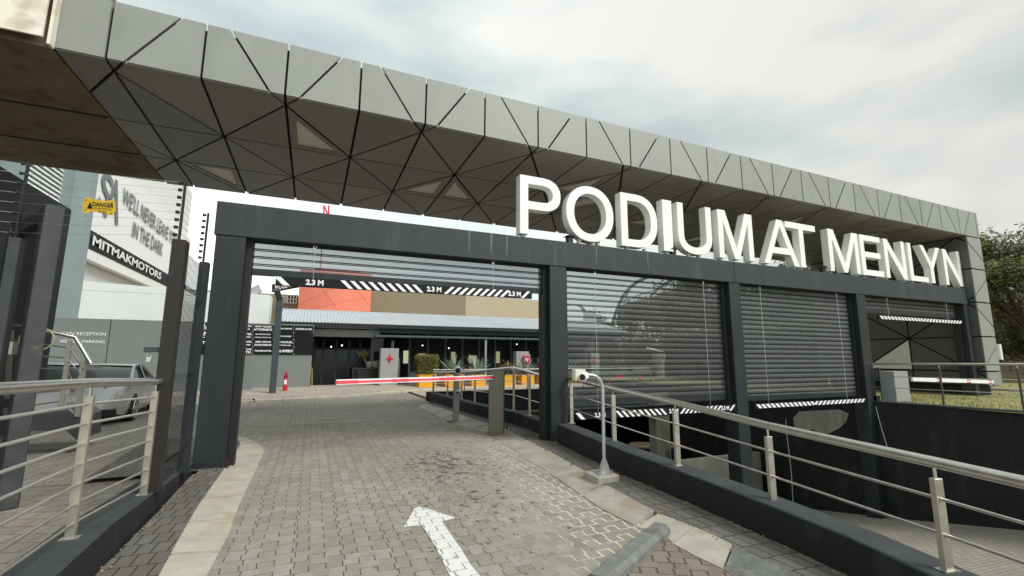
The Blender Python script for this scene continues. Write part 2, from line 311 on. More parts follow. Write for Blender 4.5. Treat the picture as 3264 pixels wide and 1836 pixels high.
    if white:
        wv = N(t, 'ShaderNodeTexNoise'); wv.inputs['Scale'].default_value = 16; wv.inputs['Detail'].default_value = 7; wv.inputs['Roughness'].default_value = .65; t.links.new(obj, wv.inputs['Vector'])
        wr = N(t, 'ShaderNodeMapRange'); wr.inputs['From Min'].default_value = 0.30; wr.inputs['From Max'].default_value = 0.42; t.links.new(wv.outputs['Fac'], wr.inputs[0])
        mw = N(t, 'ShaderNodeMix', data_type='RGBA'); t.links.new(wr.outputs[0], mw.inputs[0]); t.links.new(col, mw.inputs[6]); mw.inputs[7].default_value = (0.70, 0.71, 0.69, 1); col = mw.outputs[2]
    jc = N(t, 'ShaderNodeMix', data_type='RGBA'); jc.inputs[6].default_value = (*joint, 1); jc.inputs[7].default_value = (*sandy, 1)
    t.links.new(rg.outputs[0], jc.inputs[0])
    mj = N(t, 'ShaderNodeMix', data_type='RGBA'); t.links.new(mth(t, 'MULTIPLY', jt.outputs[0], mth(t, 'ADD', mth(t, 'ADD', 0.5, mth(t, 'MULTIPLY', rg.outputs[0], 0.3)), mth(t, 'MULTIPLY', med.outputs['Fac'], 0.7))), mj.inputs[0]); mj.clamp_factor = True
    t.links.new(col, mj.inputs[6]); t.links.new(jc.outputs[2], mj.inputs[7]); col = mj.outputs[2]
    if stains:
        vo = N(t, 'ShaderNodeTexVoronoi'); vo.inputs['Scale'].default_value = 6.5; t.links.new(obj, vo.inputs['Vector'])
        vo2 = N(t, 'ShaderNodeTexVoronoi'); vo2.inputs['Scale'].default_value = 15; t.links.new(obj, vo2.inputs['Vector'])
        def lim(cx, cy, r, k):
            ddx = mth(t, 'SUBTRACT', sp.outputs[0], cx); ddy = mth(t, 'MULTIPLY', mth(t, 'SUBTRACT', sp.outputs[1], cy), 0.62)
            d = mth(t, 'SQRT', mth(t, 'ADD', mth(t, 'MULTIPLY', ddx, ddx), mth(t, 'MULTIPLY', ddy, ddy)))
            return mth(t, 'MAXIMUM', 0.0, mth(t, 'SUBTRACT', k, mth(t, 'MULTIPLY', d, k/r)))
        L1 = mth(t, 'MAXIMUM', lim(1.85, 6.6, 1.2, .46), lim(1.8, 5.0, 1.9, .26))
        def blot(v, k):
            d1 = mth(t, 'ADD', v.outputs['Distance'], mth(t, 'MULTIPLY', mth(t, 'SUBTRACT', en.outputs['Fac'], 0.5), 0.5))
            q = N(t, 'ShaderNodeMapRange'); q.inputs['From Min'].default_value = -0.05; q.inputs['From Max'].default_value = 0.05; q.inputs['To Min'].default_value = 0; q.inputs['To Max'].default_value = 1
            t.links.new(mth(t, 'SUBTRACT', mth(t, 'MULTIPLY', L1, k), d1), q.inputs[0]); return q.outputs[0]
        sm = mth(t, 'MULTIPLY', mth(t, 'MAXIMUM', blot(vo, .95), blot(vo2, .95)), 0.72)
        ms = N(t, 'ShaderNodeMix', data_type='RGBA'); t.links.new(sm, ms.inputs[0]); t.links.new(col, ms.inputs[6]); ms.inputs[7].default_value = (0.03, 0.027, 0.022, 1); col = ms.outputs[2]
    t.links.new(col, b.inputs['Base Color']); b.inputs['Roughness'].default_value = 0.88
    hgt = mth(t, 'SUBTRACT', mth(t, 'ADD', mth(t, 'MULTIPLY', wh.outputs['Value'], 0.35), mth(t, 'MULTIPLY', fine.outputs['Fac'], 0.2)), mth(t, 'MULTIPLY', jt.outputs[0], 1.0))
    bp = N(t, 'ShaderNodeBump'); bp.inputs['Strength'].default_value = 0.7; bp.inputs['Distance'].default_value = 0.006
    t.links.new(hgt, bp.inputs['Height']); t.links.new(bp.outputs[0], b.inputs['Normal'])
    return m
M = {}
M['pave'] = zpaver('driveway pavers', (0.275, 0.265, 0.232), (0.05, 0.045, 0.036), (0.66, 0.60, 0.47), stains=True)
M['pave_white'] = zpaver('painted pavers', (0.235, 0.222, 0.188), (0.10, 0.09, 0.075), (0.25, 0.23, 0.19), white=True)
M['pave_lot'] = paver('parking pavers', (0.25, 0.235, 0.205), (0.09, 0.085, 0.075), bw=0.2, bh=0.2, zig=0.0, rot=0.3, var=0.15)
M['pave_walk'] = paver('walkway pavers', (0.145, 0.142, 0.128), (0.03, 0.028, 0.025), bw=0.11, bh=0.22, zig=0.0, rot=0.03, var=0.13, off=0.45)
M['pave_ramp'] = paver('ramp pavers', (0.30, 0.28, 0.24), (0.13, 0.12, 0.1), bw=0.2, bh=0.1, zig=0.0, rot=0.12, var=0.09)
M['pave_plaza'] = paver('plaza pavers', (0.42, 0.36, 0.30), (0.25, 0.2, 0.17), bw=0.4, bh=0.4, zig=0.0, var=0.12)
M['kerb'] = mat('kerb concrete', (0.44, 0.415, 0.345), 0.85, var=0.14, scale=5, bump=0.5, bscale=90, dirt=((0.40, 0.34, 0.25), 2.6, 0.54))
M['kerb2'] = mat('worn kerb concrete', (0.38, 0.36, 0.31), 0.85, var=0.2, scale=4, bump=0.7, bscale=60, dirt=((0.33, 0.28, 0.205), 2.4, 0.52))
M['kerb_grey'] = mat('grey kerb stone', (0.17, 0.178, 0.168), 0.85, var=0.3, scale=7, bump=0.6, bscale=60, dirt=((0.32, 0.31, 0.27), 5, 0.6))
M['conc'] = mat('raw concrete', (0.36, 0.34, 0.28), 0.85, var=0.22, scale=2.5, bump=0.3, streak=0.3, dirt=((0.12, 0.11, 0.09), 3.0, 0.6))
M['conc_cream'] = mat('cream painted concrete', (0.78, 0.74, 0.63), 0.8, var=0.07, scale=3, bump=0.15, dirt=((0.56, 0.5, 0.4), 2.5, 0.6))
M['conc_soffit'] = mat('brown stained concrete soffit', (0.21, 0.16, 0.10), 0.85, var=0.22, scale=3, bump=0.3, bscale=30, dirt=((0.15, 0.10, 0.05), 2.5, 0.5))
M['blackwall'] = mat('charcoal painted plaster', (0.0065, 0.0078, 0.0092), 0.7, var=0.22, scale=3, bump=0.45, bscale=120, dirt=((0.020, 0.022, 0.024), 3.5, 0.56), streak=.4)
M['blacktop'] = mat('charcoal wall cap', (0.040, 0.047, 0.050), 0.8, var=0.25, scale=4, bump=0.4, bscale=120, dirt=((0.10, 0.105, 0.10), 9, 0.66))
M['steel_dark'] = mat('charcoal painted steel', (0.0135, 0.0185, 0.0205), 0.5, var=0.25, scale=3, bump=0.12, bscale=160, streak=0.25, dirt=((0.028, 0.034, 0.036), 4, 0.60))
M['beam'] = mat('weathered charcoal beam', (0.025, 0.032, 0.036), 0.6, var=0.28, scale=3.0, streak=0.10, bump=.1, bscale=150, dirt=((0.048, 0.060, 0.067), 4.5, 0.60))
M['stain'] = mat('lime stain', (0.10, 0.135, 0.155), 0.7, var=.3, scale=12)
M['panel'] = mat('grey-green composite panel', (0.27, 0.282, 0.258), 0.5, metal=0.05, var=0.07, scale=1.6, bump=0.05, bscale=250, island=.05, streak=.3, dirt=((0.23, 0.24, 0.21), 2.5, 0.62))
M['soffit'] = mat('taupe composite soffit panel', (0.245, 0.23, 0.212), 0.5, metal=0.1, var=0.10, scale=1.1, bump=0.05, bscale=250, island=.12)
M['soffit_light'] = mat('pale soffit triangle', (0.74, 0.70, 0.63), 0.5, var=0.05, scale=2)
M['lining'] = mat('shade-darkened leg lining panel', (0.088, 0.09, 0.085), 0.5, var=0.08, scale=2)  # canopy shade on the leg's inner face, put into the panel colour
M['gap'] = mat('dark joint backing', (0.008, 0.006, 0.005), 0.9, var=0.1)
M['white'] = mat('white letter enamel', (0.86, 0.87, 0.84), 0.35, var=0.03, scale=2, dirt=((0.74, 0.74, 0.70), 3, 0.66))
M['white_side'] = mat('white letter return', (0.84, 0.88, 0.86), 0.45, var=0.04, scale=3)
M['whitepaint'] = mat('white sign paint', (0.82, 0.82, 0.84), 0.5, var=0.06, scale=9)
M['blackpaint'] = mat('black sign paint', (0.008, 0.008, 0.010), 0.6, var=0.2, scale=9, dirt=((0.04, 0.04, 0.04), 14, 0.68), spec=0.25)
def steel():
    m = mat('brushed stainless steel', (0.62, 0.60, 0.55), 0.32, metal=1.0, var=0.10, scale=14, bump=0.06, bscale=300); return m
M['inox'] = steel()
M['inox_post'] = mat('satin stainless post', (0.50, 0.475, 0.40), 0.42, metal=0.85, var=0.12, scale=8, bump=0.08, bscale=260)
M['galv'] = mat('galvanised steel', (0.62, 0.63, 0.64), 0.38, metal=0.9, var=0.12, scale=18)
M['rust'] = mat('rusting brown steel', (0.017, 0.013, 0.012), 0.6, var=0.3, scale=5, bump=0.2, streak=.3, dirt=((0.10, 0.032, 0.02), 3.5, 0.62))
M['gate'] = mat('dark gate steel', (0.045, 0.05, 0.052), 0.5, var=0.2, scale=5, dirt=((0.09, 0.09, 0.09), 6, 0.63))
M['slate'] = mat('slate paint', (.055, .07, .08), .5, var=.1, scale=3)
M['black'] = mat('matt black', (0.012, 0.012, 0.013), 0.6, var=0.2)
M['rubber'] = mat('tyre rubber', (0.02, 0.02, 0.02), 0.8, var=0.2, scale=20)
M['greywall'] = mat('blue-grey plaster', (0.20, 0.225, 0.218), 0.85, var=0.06, scale=2, bump=0.3, bscale=120)
M['greywall2'] = mat('mid grey plaster', (0.27, 0.285, 0.28), 0.85, var=0.06, scale=2, bump=0.25)
M['palewall'] = mat('pale grey plaster', (0.76, 0.80, 0.785), 0.85, var=0.03, scale=1.5, bump=0.15)
M['teal'] = mat('pale teal wall', (0.27, 0.345, 0.345), 0.8, var=0.05, scale=1.5)
M['red'] = mat('signal red plastic', (0.62, 0.012, 0.045), 0.4, var=0.08)
M['redwall'] = mat('coral plaster wall', (0.80, 0.24, 0.16), 0.8, var=0.05, scale=0.8, bump=0.2)
M['brown'] = mat('olive brown plaster', (0.255, 0.215, 0.145), 0.85, var=0.06, scale=0.6, bump=0.2)
M['tan'] = mat('tan plaster', (0.45, 0.375, 0.265), 0.85, var=0.05, scale=0.6, bump=0.2)
M['yellow'] = mat('yellow planter', (0.83, 0.40, 0.012), 0.45, var=0.05, scale=3)
M['warn'] = mat('yellow plastic sign', (0.80, 0.50, 0.04), 0.45, var=0.1, scale=9)
M['orange'] = mat('orange board', (0.62, 0.20, 0.06), 0.6, var=0.1)
M['slab'] = mat('grey signboard', (0.35, 0.37, 0.39), 0.6, var=0.05)
M['glass_dark'] = mat('dark glazing', (0.008, 0.010, 0.012), 0.12, var=0.2, scale=1.0, spec=0.35)
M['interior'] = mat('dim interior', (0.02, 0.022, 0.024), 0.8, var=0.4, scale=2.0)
M['mullion'] = mat('slate green mullion', (0.07, 0.10, 0.108), 0.5, var=0.1)
M['soil'] = mat('soil', (0.05, 0.035, 0.025), 0.9, var=0.3, scale=20)
M['trunk'] = mat('bark', (0.10, 0.075, 0.055), 0.9, var=0.35, scale=9, bump=0.8, bscale=30, streak=0.3)
M['car'] = mat('silver car paint', (0.62, 0.62, 0.61), 0.25, metal=0.5, var=0.03)
M['carwhite'] = mat('white car paint', (0.75, 0.76, 0.76), 0.2, var=0.02)
M['cream'] = mat('cream box', (0.66, 0.63, 0.52), 0.6, var=0.05)
M['lampwhite'] = emit('lit bulb', (1.0, 0.9, 0.75), 4.0)
M['led'] = emit('lit red led', (1.0, 0.10, 0.10), 2.2)
M['glowwin'] = emit('lit window beyond', (0.62, 0.66, 0.42), 0.35)
M['fence'] = mat('green mesh cloth', (0.055, 0.12, 0.085), 0.8, var=0.15)
M['brickred'] = mat('far brick wall', (0.42, 0.30, 0.24), 0.85, var=0.12, scale=12)
M['wood'] = mat('crate board', (0.42, 0.30, 0.18), 0.8, var=0.15)
def leafmat(name, a, b_, c):
    m = bpy.data.materials.new(name); m.use_nodes = True; t = m.node_tree; b = t.nodes['Principled BSDF']
    g = N(t, 'ShaderNodeNewGeometry'); r = N(t, 'ShaderNodeValToRGB'); el = r.color_ramp.elements
    el[0].color = (*a, 1); el[1].color = (*c, 1); e = el.new(0.5); e.color = (*b_, 1)
    tcn = N(t, 'ShaderNodeTexCoord'); nn = N(t, 'ShaderNodeTexNoise'); nn.inputs['Scale'].default_value = 0.9; t.links.new(tcn.outputs['Object'], nn.inputs['Vector'])
    v = mth(t, 'ADD', mth(t, 'MULTIPLY', g.outputs['Random Per Island'], 0.55), mth(t, 'MULTIPLY', mth(t, 'SUBTRACT', nn.outputs['Fac'], 0.28), 1.0))
    t.links.new(v, r.inputs[0]); t.links.new(r.outputs[0], b.inputs['Base Color']); b.inputs['Roughness'].default_value = 0.6
    return m
M['leaf'] = leafmat('tree leaves', (0.035, 0.042, 0.008), (0.105, 0.105, 0.02), (0.23, 0.20, 0.04))
M['leaf_far'] = leafmat('far tree leaves', (0.03, 0.045, 0.014), (0.06, 0.08, 0.025), (0.11, 0.125, 0.045))
M['leaf_hedge'] = leafmat('hedge leaves', (0.05, 0.045, 0.008), (0.12, 0.11, 0.02), (0.21, 0.19, 0.04))
M['agave'] = leafmat('agave leaves', (0.15, 0.23, 0.18), (0.25, 0.34, 0.27), (0.38, 0.46, 0.38))
M['spike'] = leafmat('striped spiky leaves', (0.10, 0.09, 0.02), (0.21, 0.18, 0.05), (0.33, 0.28, 0.10))
def grassmat():
    return mat('grass ground', (0.25, 0.235, 0.08), 0.9, var=0.35, scale=3, bump=1.0, bscale=40, dirt=((0.33, 0.28, 0.16), 1.2, 0.55))
M['grass'] = grassmat()
M['grass_far'] = mat('dry grass ground', (0.20, 0.19, 0.10), 0.9, var=0.35, scale=2, bump=1.0, bscale=20)
M['earth'] = mat('sandy earth', (0.30, 0.26, 0.19), 0.9, var=0.2, scale=1.5, bump=0.5)
def perf(name, a, seethru):
    """perforated slat: holes let the view through"""
    m = bpy.data.materials.new(name); m.use_nodes = True; t = m.node_tree; b = t.nodes['Principled BSDF']
    b.inputs['Base Color'].default_value = (*a, 1); b.inputs['Roughness'].default_value = 0.5
    tr = N(t, 'ShaderNodeBsdfTransparent'); mi = N(t, 'ShaderNodeMixShader'); o = t.nodes['Material Output']
    tcn = N(t, 'ShaderNodeTexCoord'); nn = N(t, 'ShaderNodeTexNoise'); nn.inputs['Scale'].default_value = 1.6; nn.inputs['Detail'].default_value = 4; t.links.new(tcn.outputs['Object'], nn.inputs['Vector'])
    r = N(t, 'ShaderNodeMapRange'); r.inputs['To Min'].default_value = seethru-0.06; r.inputs['To Max'].default_value = seethru+0.06; t.links.new(nn.outputs['Fac'], r.inputs[0])
    t.links.new(r.outputs[0], mi.inputs[0]); t.links.new(b.outputs[0], mi.inputs[1]); t.links.new(tr.outputs[0], mi.inputs[2]); t.links.new(mi.outputs[0], o.inputs[0])
    return m
M['perf'] = perf('perforated shutter slat', (0.145, 0.15, 0.148), 0.50)
M['perf_top'] = perf('greyer perforated shutter slat', (0.22, 0.23, 0.235), 0.30)
M['perf_dense'] = perf('less see-through perforated shutter slat', (0.165, 0.178, 0.178), 0.40)  # less see-through, standing in for holes closing up at an oblique view
M['pane'] = perf('shop window pane', (0.012, 0.016, 0.016), 0.78)
M['perf_mesh'] = perf('fine welded mesh', (0.03, 0.03, 0.033), 0.6)
M['perf_gate'] = perf('expanded gate mesh', (0.03, 0.031, 0.033), 0.25)

# text as mesh
def text_mb(s, size, depth=0.004, bold=0.0, space=1.0, xs=1.0):
    cu = bpy.data.curves.new('t', 'FONT'); cu.body = s; cu.size = size; cu.extrude = 0; cu.offset = bold*size
    cu.align_x = 'CENTER'; cu.align_y = 'CENTER'; cu.resolution_u = 3; cu.space_character = space
    o = bpy.data.objects.new('t', cu); COL.objects.link(o)
    dg = bpy.context.evaluated_depsgraph_get(); me = bpy.data.meshes.new_from_object(o.evaluated_get(dg))
    vs = [Vector((v.co.x*xs, v.co.y, 0)) for v in me.vertices]; fs = [tuple(p.vertices) for p in me.polygons]
    bpy.data.objects.remove(o); bpy.data.curves.remove(cu); bpy.data.meshes.remove(me)
    return vs, fs
def put_text(mb, s, size, origin, right, up, **kw):
    """flat lettering centred at origin in the plane spanned by right and up"""
    vs, fs = text_mb(s, size, **kw); R_ = Vector(right).normalized(); U_ = Vector(up).normalized(); O = Vector(origin)
    return mb.add([O+R_*v.x+U_*v.y for v in vs], fs)

# ================================================================== GROUND
struct('ground', MB().quad((-900, 22.6, -.03), (1500, 22.6, -.03), (1500, 1500, -.03), (-900, 1500, -.03))
       .quad((-900, -300, -.03), (-12, -300, -.03), (-12, 22.6, -.03), (-900, 22.6, -.03))
       .quad((-12, -300, -.03), (3.9, -300, -.03), (3.9, -6, -.03), (-12, -6, -.03)), M['earth'])
struct('driveway', MB().quad((-1.35, -6, 0), (3.9, -6, 0), (4.05, 7.6, 0), (4.5, 10.5, 0), (3.9, 15.9, 0), (4.1, 23, 0), (-12, 23, 0), (-12, 7.32, 0), (-1.35, 7.32, 0)), M['pave'])
struct('parking_ground', MB().quad((-12, -6, -.004), (-1.40, -6, -.004), (-1.40, 7.4, -.004), (-12, 7.4, -.004)), M['pave_lot'])
# ramp down to the basement and the basement floor
struct('ramp', MB().quad((3.6, -9, 0.45), (14.2, -9, 0.45), (14.2, -3, -.52), (3.6, -3, -.52))
       .quad((3.6, -3, -.52), (14.2, -3, -.52), (14.2, 9.6, -2.8), (3.6, 9.6, -2.8))
       .quad((3.6, 9.6, -2.8), (14.2, 9.6, -2.8), (14.2, 30, -2.85), (3.6, 30, -2.85)), M['pave_ramp'])
# right-hand lawn, slightly higher than the driveway
struct('lawn', MB().quad((13.45, -60, .40), (600, -60, .40), (600, 16.2, .40), (13.45, 16.2, .40))
       .quad((13.6, 16.2, .40), (600, 16.2, .40), (600, 22.6, .40), (13.6, 22.6, .40)), M['grass'])
# pavement in front of the restaurant with its kerb (rises gently to the building)
kl = [at(500, 1030, Z=0), at(590, 1018, Z=0), at(640, 1013.5, Z=0), at(780, 1008, Z=0), at(860, 1003, Z=0), at(960, 993, Z=0), at(1060, 986, Z=0)]
kl = [Vector((-4.2, 16.6, 0))] + kl[1:] + [Vector((6.5, 20.9, 0)), Vector((14.5, 21.0, 0))]
mb = MB()
def resample(pts, d):
    out_ = [Vector(pts[0])]; 
    for a, b in zip(pts, pts[1:]):
        n = max(1, round((Vector(b)-Vector(a)).length/d))
        out_ += [Vector(a).lerp(Vector(b), (i+1)/n) for i in range(n)]
    return out_
kk = resample(kl, 0.95)
for a, b in zip(kk, kk[1:]):
    d = (b-a).normalized(); nrm = Vector((-d.y, d.x, 0)); a2, b2 = a+d*.008, b-d*.008
    mb.hexa([a2-Vector((0, 0, .02)), b2-Vector((0, 0, .02)), b2+nrm*.2-Vector((0, 0, .02)), a2+nrm*.2-Vector((0, 0, .02))],
            [a2+Vector((0, 0, .07)), b2+Vector((0, 0, .07)), b2+nrm*.2+Vector((0, 0, .13)), a2+nrm*.2+Vector((0, 0, .13))])
struct('kerb', mb, M['kerb'])
mb = MB(); front = [p+Vector((0, .19, .125)) for p in kl[1:]]
for a, b in zip(front, front[1:]): mb.quad(a, b, (b.x, 22.7, .24), (a.x, 22.7, .24))
mb.quad(front[-1], (16, 21.2, .125), (16, 22.7, .24), (front[-1].x, 22.7, .24))
struct('pavement', mb, M['pave_plaza'])
struct('plaza_ground', MB().quad((3.9, 16.16, .06), (13.6, 16.16, .06), (14.5, 21.1, .06), (3.9, 21.1, .06)), M['pave_plaza'])
# white painted line where the paving changes direction
struct('road_line', MB().quad((-1.5, at(590, 1072, Z=0).y, .004), (at(1135, 1054, Z=0).x, at(1135, 1054, Z=0).y, .004), (at(1135, 1054, Z=0).x, at(1135, 1054, Z=0).y+.1, .004), (-1.5, at(590, 1072, Z=0).y+.1, .004)), M['kerb2'])
# road arrow
ar = [CZ4(*p) for p in ((1722, 853), (1830, 883), (1925, 915), (2000, 937), (1895, 965), (1960, 1060), (2045, 1180), (2110, 1290), (2180, 1372), (2240, 1460), (2020, 1460), (1955, 1372), (1890, 1240), (1820, 1110), (1745, 993), (1608, 1008), (1690, 868))]
ar = [at(u, v, Z=.004) for u, v in ar]
struct('road_arrow', MB().add(ar, [tuple(range(len(ar)))]), M['pave_white'])

# left kerb: dropped kerb slabs from the camera round the foot of the gate post
def kerb_strip(name, lo, hi, cuts, m, zl=.006, zh=.05, gap=.012):
    """slabs between a low (road) edge and a high (walk) edge; lo/hi are pixel polylines with equal parameter"""
    L = [at(u, v, Z=zl) for u, v in lo]; H = [at(u, v, Z=zh) for u, v in hi]
    def ev(P, t):
        tot = [0]
        for a, b in zip(P, P[1:]): tot.append(tot[-1]+(b-a).length)
        s = t*tot[-1]
        for i in range(len(P)-1):
            if s <= tot[i+1]+1e-9: return P[i].lerp(P[i+1], (s-tot[i])/max(1e-9, tot[i+1]-tot[i]))
        return P[-1]
    mb = MB(); sub = 4
    for i in range(cuts):
        for j in range(sub):
            t0, t1 = (i+j/sub)/cuts, (i+(j+1)/sub)/cuts
            if j == 0: t0 += gap/4
            if j == sub-1: t1 -= gap/4
            a, b, c, d = ev(L, t0), ev(L, t1), ev(H, t1), ev(H, t0); dz = Vector((0, 0, .09))
            k = .004*math.sin(i*7.1)
            kk_ = Vector((0, 0, k))
            mb.hexa([a-dz, b-dz, c-dz, d-dz], [a+kk_, b+kk_, c+kk_, d+kk_])
    return struct(name, mb, m)
loL = [CZ4(*p) for p in ((60, 1560), (135, 1372), (215, 1220), (300, 1070), (360, 890), (425, 745), (490, 610), (530, 520), (567, 440), (558, 408), (520, 380), (440, 345), (330, 315))]
hiL = [CZ4(*p) for p in ((-320, 1560), (-200, 1330), (-60, 1080), (60, 870), (150, 740), (235, 620), (285, 545), (335, 465), (390, 390), (385, 370), (365, 350), (335, 335), (300, 322))]
kerb_strip('kerb', loL, hiL, 9, M['kerb'])
loR = [CR1(*p) for p in ((100, 790), (330, 900), (520, 980), (700, 1030), (850, 1060), (920, 1110), (1050, 1210), (1200, 1320), (1390, 1430))] + [CZ1(*p) for p in ((480, 1010), (690, 1110))]
hiR = [CR1(*p) for p in ((180, 757), (330, 803), (560, 880), (830, 970), (1000, 1010), (1130, 1080), (1260, 1150), (1370, 1210))] + [CZ1(*p) for p in ((110, 610), (340, 740), (480, 830), (830, 1020))]
kerb_strip('kerb', loR, hiR, 11, M['kerb2'])
loR2 = [CZ1(*p) for p in ((700, 1120), (905, 1165), (920, 1220), (1100, 1320), (1275, 1400))]
hiR2 = [CZ1(*p) for p in ((835, 1025), (950, 1065), (1040, 1100), (1200, 1170), (1345, 1240))]
kerb_strip('kerb', loR2, hiR2, 2, M['kerb'], gap=.02)
loR3 = [CZ1(*p) for p in ((1285, 1405), (1500, 1560), (1750, 1760))]
hiR3 = [CZ1(*p) for p in ((1350, 1240), (1690, 1400), (2100, 1600))]
kerb_strip('kerb', loR3, hiR3, 2, M['kerb_grey'], zh=.07)
# diagonal half-round kerb stone lying across the side strip
a = at(*CZ1(430, 1500), Z=.03); b = at(*CZ1(860, 1130), Z=.03)
d = (b-a).normalized(); nn_ = Vector((-d.y, d.x, 0)); mb = MB(); prof = [(-.085, -.05), (-.085, .015), (-.05, .045), (.05, .045), (.085, .015), (.085, -.05)]
vs = []; segs = 14
for i in range(segs+1):
    p = a.lerp(b, i/segs); wob = .003*math.sin(i*2.3)
    for x, z in prof: vs.append(p+nn_*(x+wob)+Vector((0, 0, z+.0015*math.sin(i*3.7+x*30))))
k = len(prof); mb.add(vs, [(i*k+j, i*k+j+1, (i+1)*k+j+1, (i+1)*k+j) for i in range(segs) for j in range(k-1)] + [tuple(range(k)), tuple(range(segs*k, segs*k+k))])
struct('kerb', mb, M['kerb_grey'])
# side strip of brown pavers on the right of the diagonal stone
sp_ = [at(*CZ1(*p), Z=.006) for p in ((460, 1500), (860, 1140), (910, 1165), (925, 1225), (1100, 1325), (1275, 1405), (1500, 1560), (1000, 1600))]
M['pave_brown'] = zpaver('brown side pavers', (0.225, 0.188, 0.155), (0.06, 0.045, 0.035), (0.10, 0.075, 0.055), rot=.55)
struct('side_strip', MB().add(sp_, [tuple(range(len(sp_)))]), M['pave_brown'])
# walkways beside the low walls
hl = [at(u, v, Z=.05) for u, v in hiL]; mb = MB()
wl = [Vector((-1.2, p.y if p.y < 7.2 else 7.2, .05)) for p in hl]
hl2 = hl[:9]; wl2 = [Vector((-1.24, min(p.y, 7.25), .05)) for p in hl2]
for i in range(len(hl2)-1): mb.quad(wl2[i], hl2[i], hl2[i+1], wl2[i+1])
mb.quad(hl[8], hl[9], hl[10], hl[11], hl[12], (hl[12].x-1.2, hl[12].y, .05), (-2.4, 7.25, .05), (-1.24, 7.25, .05))
struct('walkway', mb, M['pave_walk'])
baseR = [Vector(p) for p in ((4.15, 8.4, 0), (3.97, 7.17, 0), (3.80, 6.0, 0), (3.67, 4.95, 0), (3.62, 4.14, 0), (3.56, 3.4, 0), (3.50, 2.8, 0), (3.41, 2.13, 0), (3.27, 1.59, 0), (3.0, .5, 0), (2.6, -1, 0), (2.2, -6, 0))]
baseL2 = [Vector((3.73, 15.6, 0)), Vector((3.83, 13.0, 0)), Vector((3.88, 11.6, 0)), Vector((4.02, 10.5, 0)), Vector((4.17, 9.6, 0)), Vector((4.15, 8.9, 0)), Vector((4.07, 7.9, 0)), Vector((3.97, 7.17, 0))]
mb = MB(); hr = [at(u, v, Z=.05) for u, v in hiR]; hr += [at(u, v, Z=.05) for u, v in hiR2[1:]] + [at(u, v, Z=.07) for u, v in hiR3[1:]]
def xat(P, y):
    for p, q in zip(P, P[1:]):
        lo_, hi_ = min(p.y, q.y), max(p.y, q.y)
        if lo_ <= y <= hi_ and hi_ > lo_: return p.x+(q.x-p.x)*(y-p.y)/(q.y-p.y)
    return P[-1].x if y < P[-1].y else P[0].x
allbase = baseL2 + baseR[2:]
for i in range(len(hr)-1):
    mb.quad((xat(allbase, hr[i].y)+.05, hr[i].y, .05), hr[i], hr[i+1], (xat(allbase, hr[i+1].y)+.05, hr[i+1].y, .05))
mb.quad((3.75, hr[-1].y, .05), hr[-1], (2.9, -5, .05), (3.75, -5, .05))
struct('walkway', mb, M['pave_walk'])

# ================================================================== LOW WALLS
def wall_run(name, base, thick, hts, label, z0=-.03, side=1, m='blackwall', capm='blacktop'):
    """low rendered wall along a base polyline with a paler cap skin"""
    t = thing(name, label, 'wall', (base[0].x, base[0].y, 0))
    n = len(base); nr = []
    for i in range(n):
        d = (base[min(i+1, n-1)]-base[max(i-1, 0)]).normalized(); nr.append(Vector((d.y, -d.x, 0))*side)
    body = MB(); cap = MB(); F0, F1, B0, B1 = [], [], [], []
    for i, p in enumerate(base):
        h = hts[i] if isinstance(hts, (list, tuple)) else hts
        F0.append(Vector((p.x, p.y, z0))); F1.append(Vector((p.x, p.y, h-.012)))
        q = p+nr[i]*thick; zb = z0 if not isinstance(z0, tuple) else z0[0]
        B0.append(Vector((q.x, q.y, z0-2.9 if name == 'ramp_wall' else z0))); B1.append(Vector((q.x, q.y, h-.012)))
    for i in range(n-1):
        body.quad(F0[i], F0[i+1], F1[i+1], F1[i]); body.quad(B0[i+1], B0[i], B1[i], B1[i+1]); body.quad(F1[i], F1[i+1], B1[i+1], B1[i])
        up = Vector((0, 0, .012)); o1 = nr[i]*.004; o2 = nr[i+1]*.004
        cap.hexa([F1[i]-o1+up*.1, F1[i+1]-o2+up*.1, B1[i+1]+o2+up*.1, B1[i]+o1+up*.1], [F1[i]-o1*-1+up, F1[i+1]-o2*-1+up, B1[i+1]-o2+up, B1[i]-o1+up])
    body.quad(F0[0], F1[0], B1[0], B0[0]); body.quad(F0[-1], B0[-1], B1[-1], F1[-1])
    body.build('render', M[m], t); cap.build('wall_cap', M[capm], t)
    return t
lw = [Vector((-1.24, y, 0)) for y in (7.28, 6.5, 5.7, 5.0, 4.4, 3.5, 2, -6)]
lw = [Vector((x, y, 0)) for x, y in ((-1.31, 7.28), (-1.30, 6.5), (-1.28, 5.72), (-1.27, 5.0), (-1.25, 4.4), (-1.22, 3.5), (-1.2, 2), (-1.2, -6))]
wall_run('low_wall', lw, .29, [.15, .19, .235, .27, .31, .315, .32, .33], 'low charcoal plinth wall at the left under the steel railing and mesh fence', side=1)
wall_run('ramp_wall', baseR[1:], .26, [.37, .36, .35, .34, .33, .32, .31, .30, .30, .30, .30], 'long charcoal parapet wall curving down the right side of the driveway above the ramp', side=-1)
wall_run('ramp_wall', baseL2[:-1], .26, [.32, .32, .32, .31, .30, .30, .30], 'charcoal parapet wall of the driveway beyond the gantry, behind the barrier cabinet', side=-1)
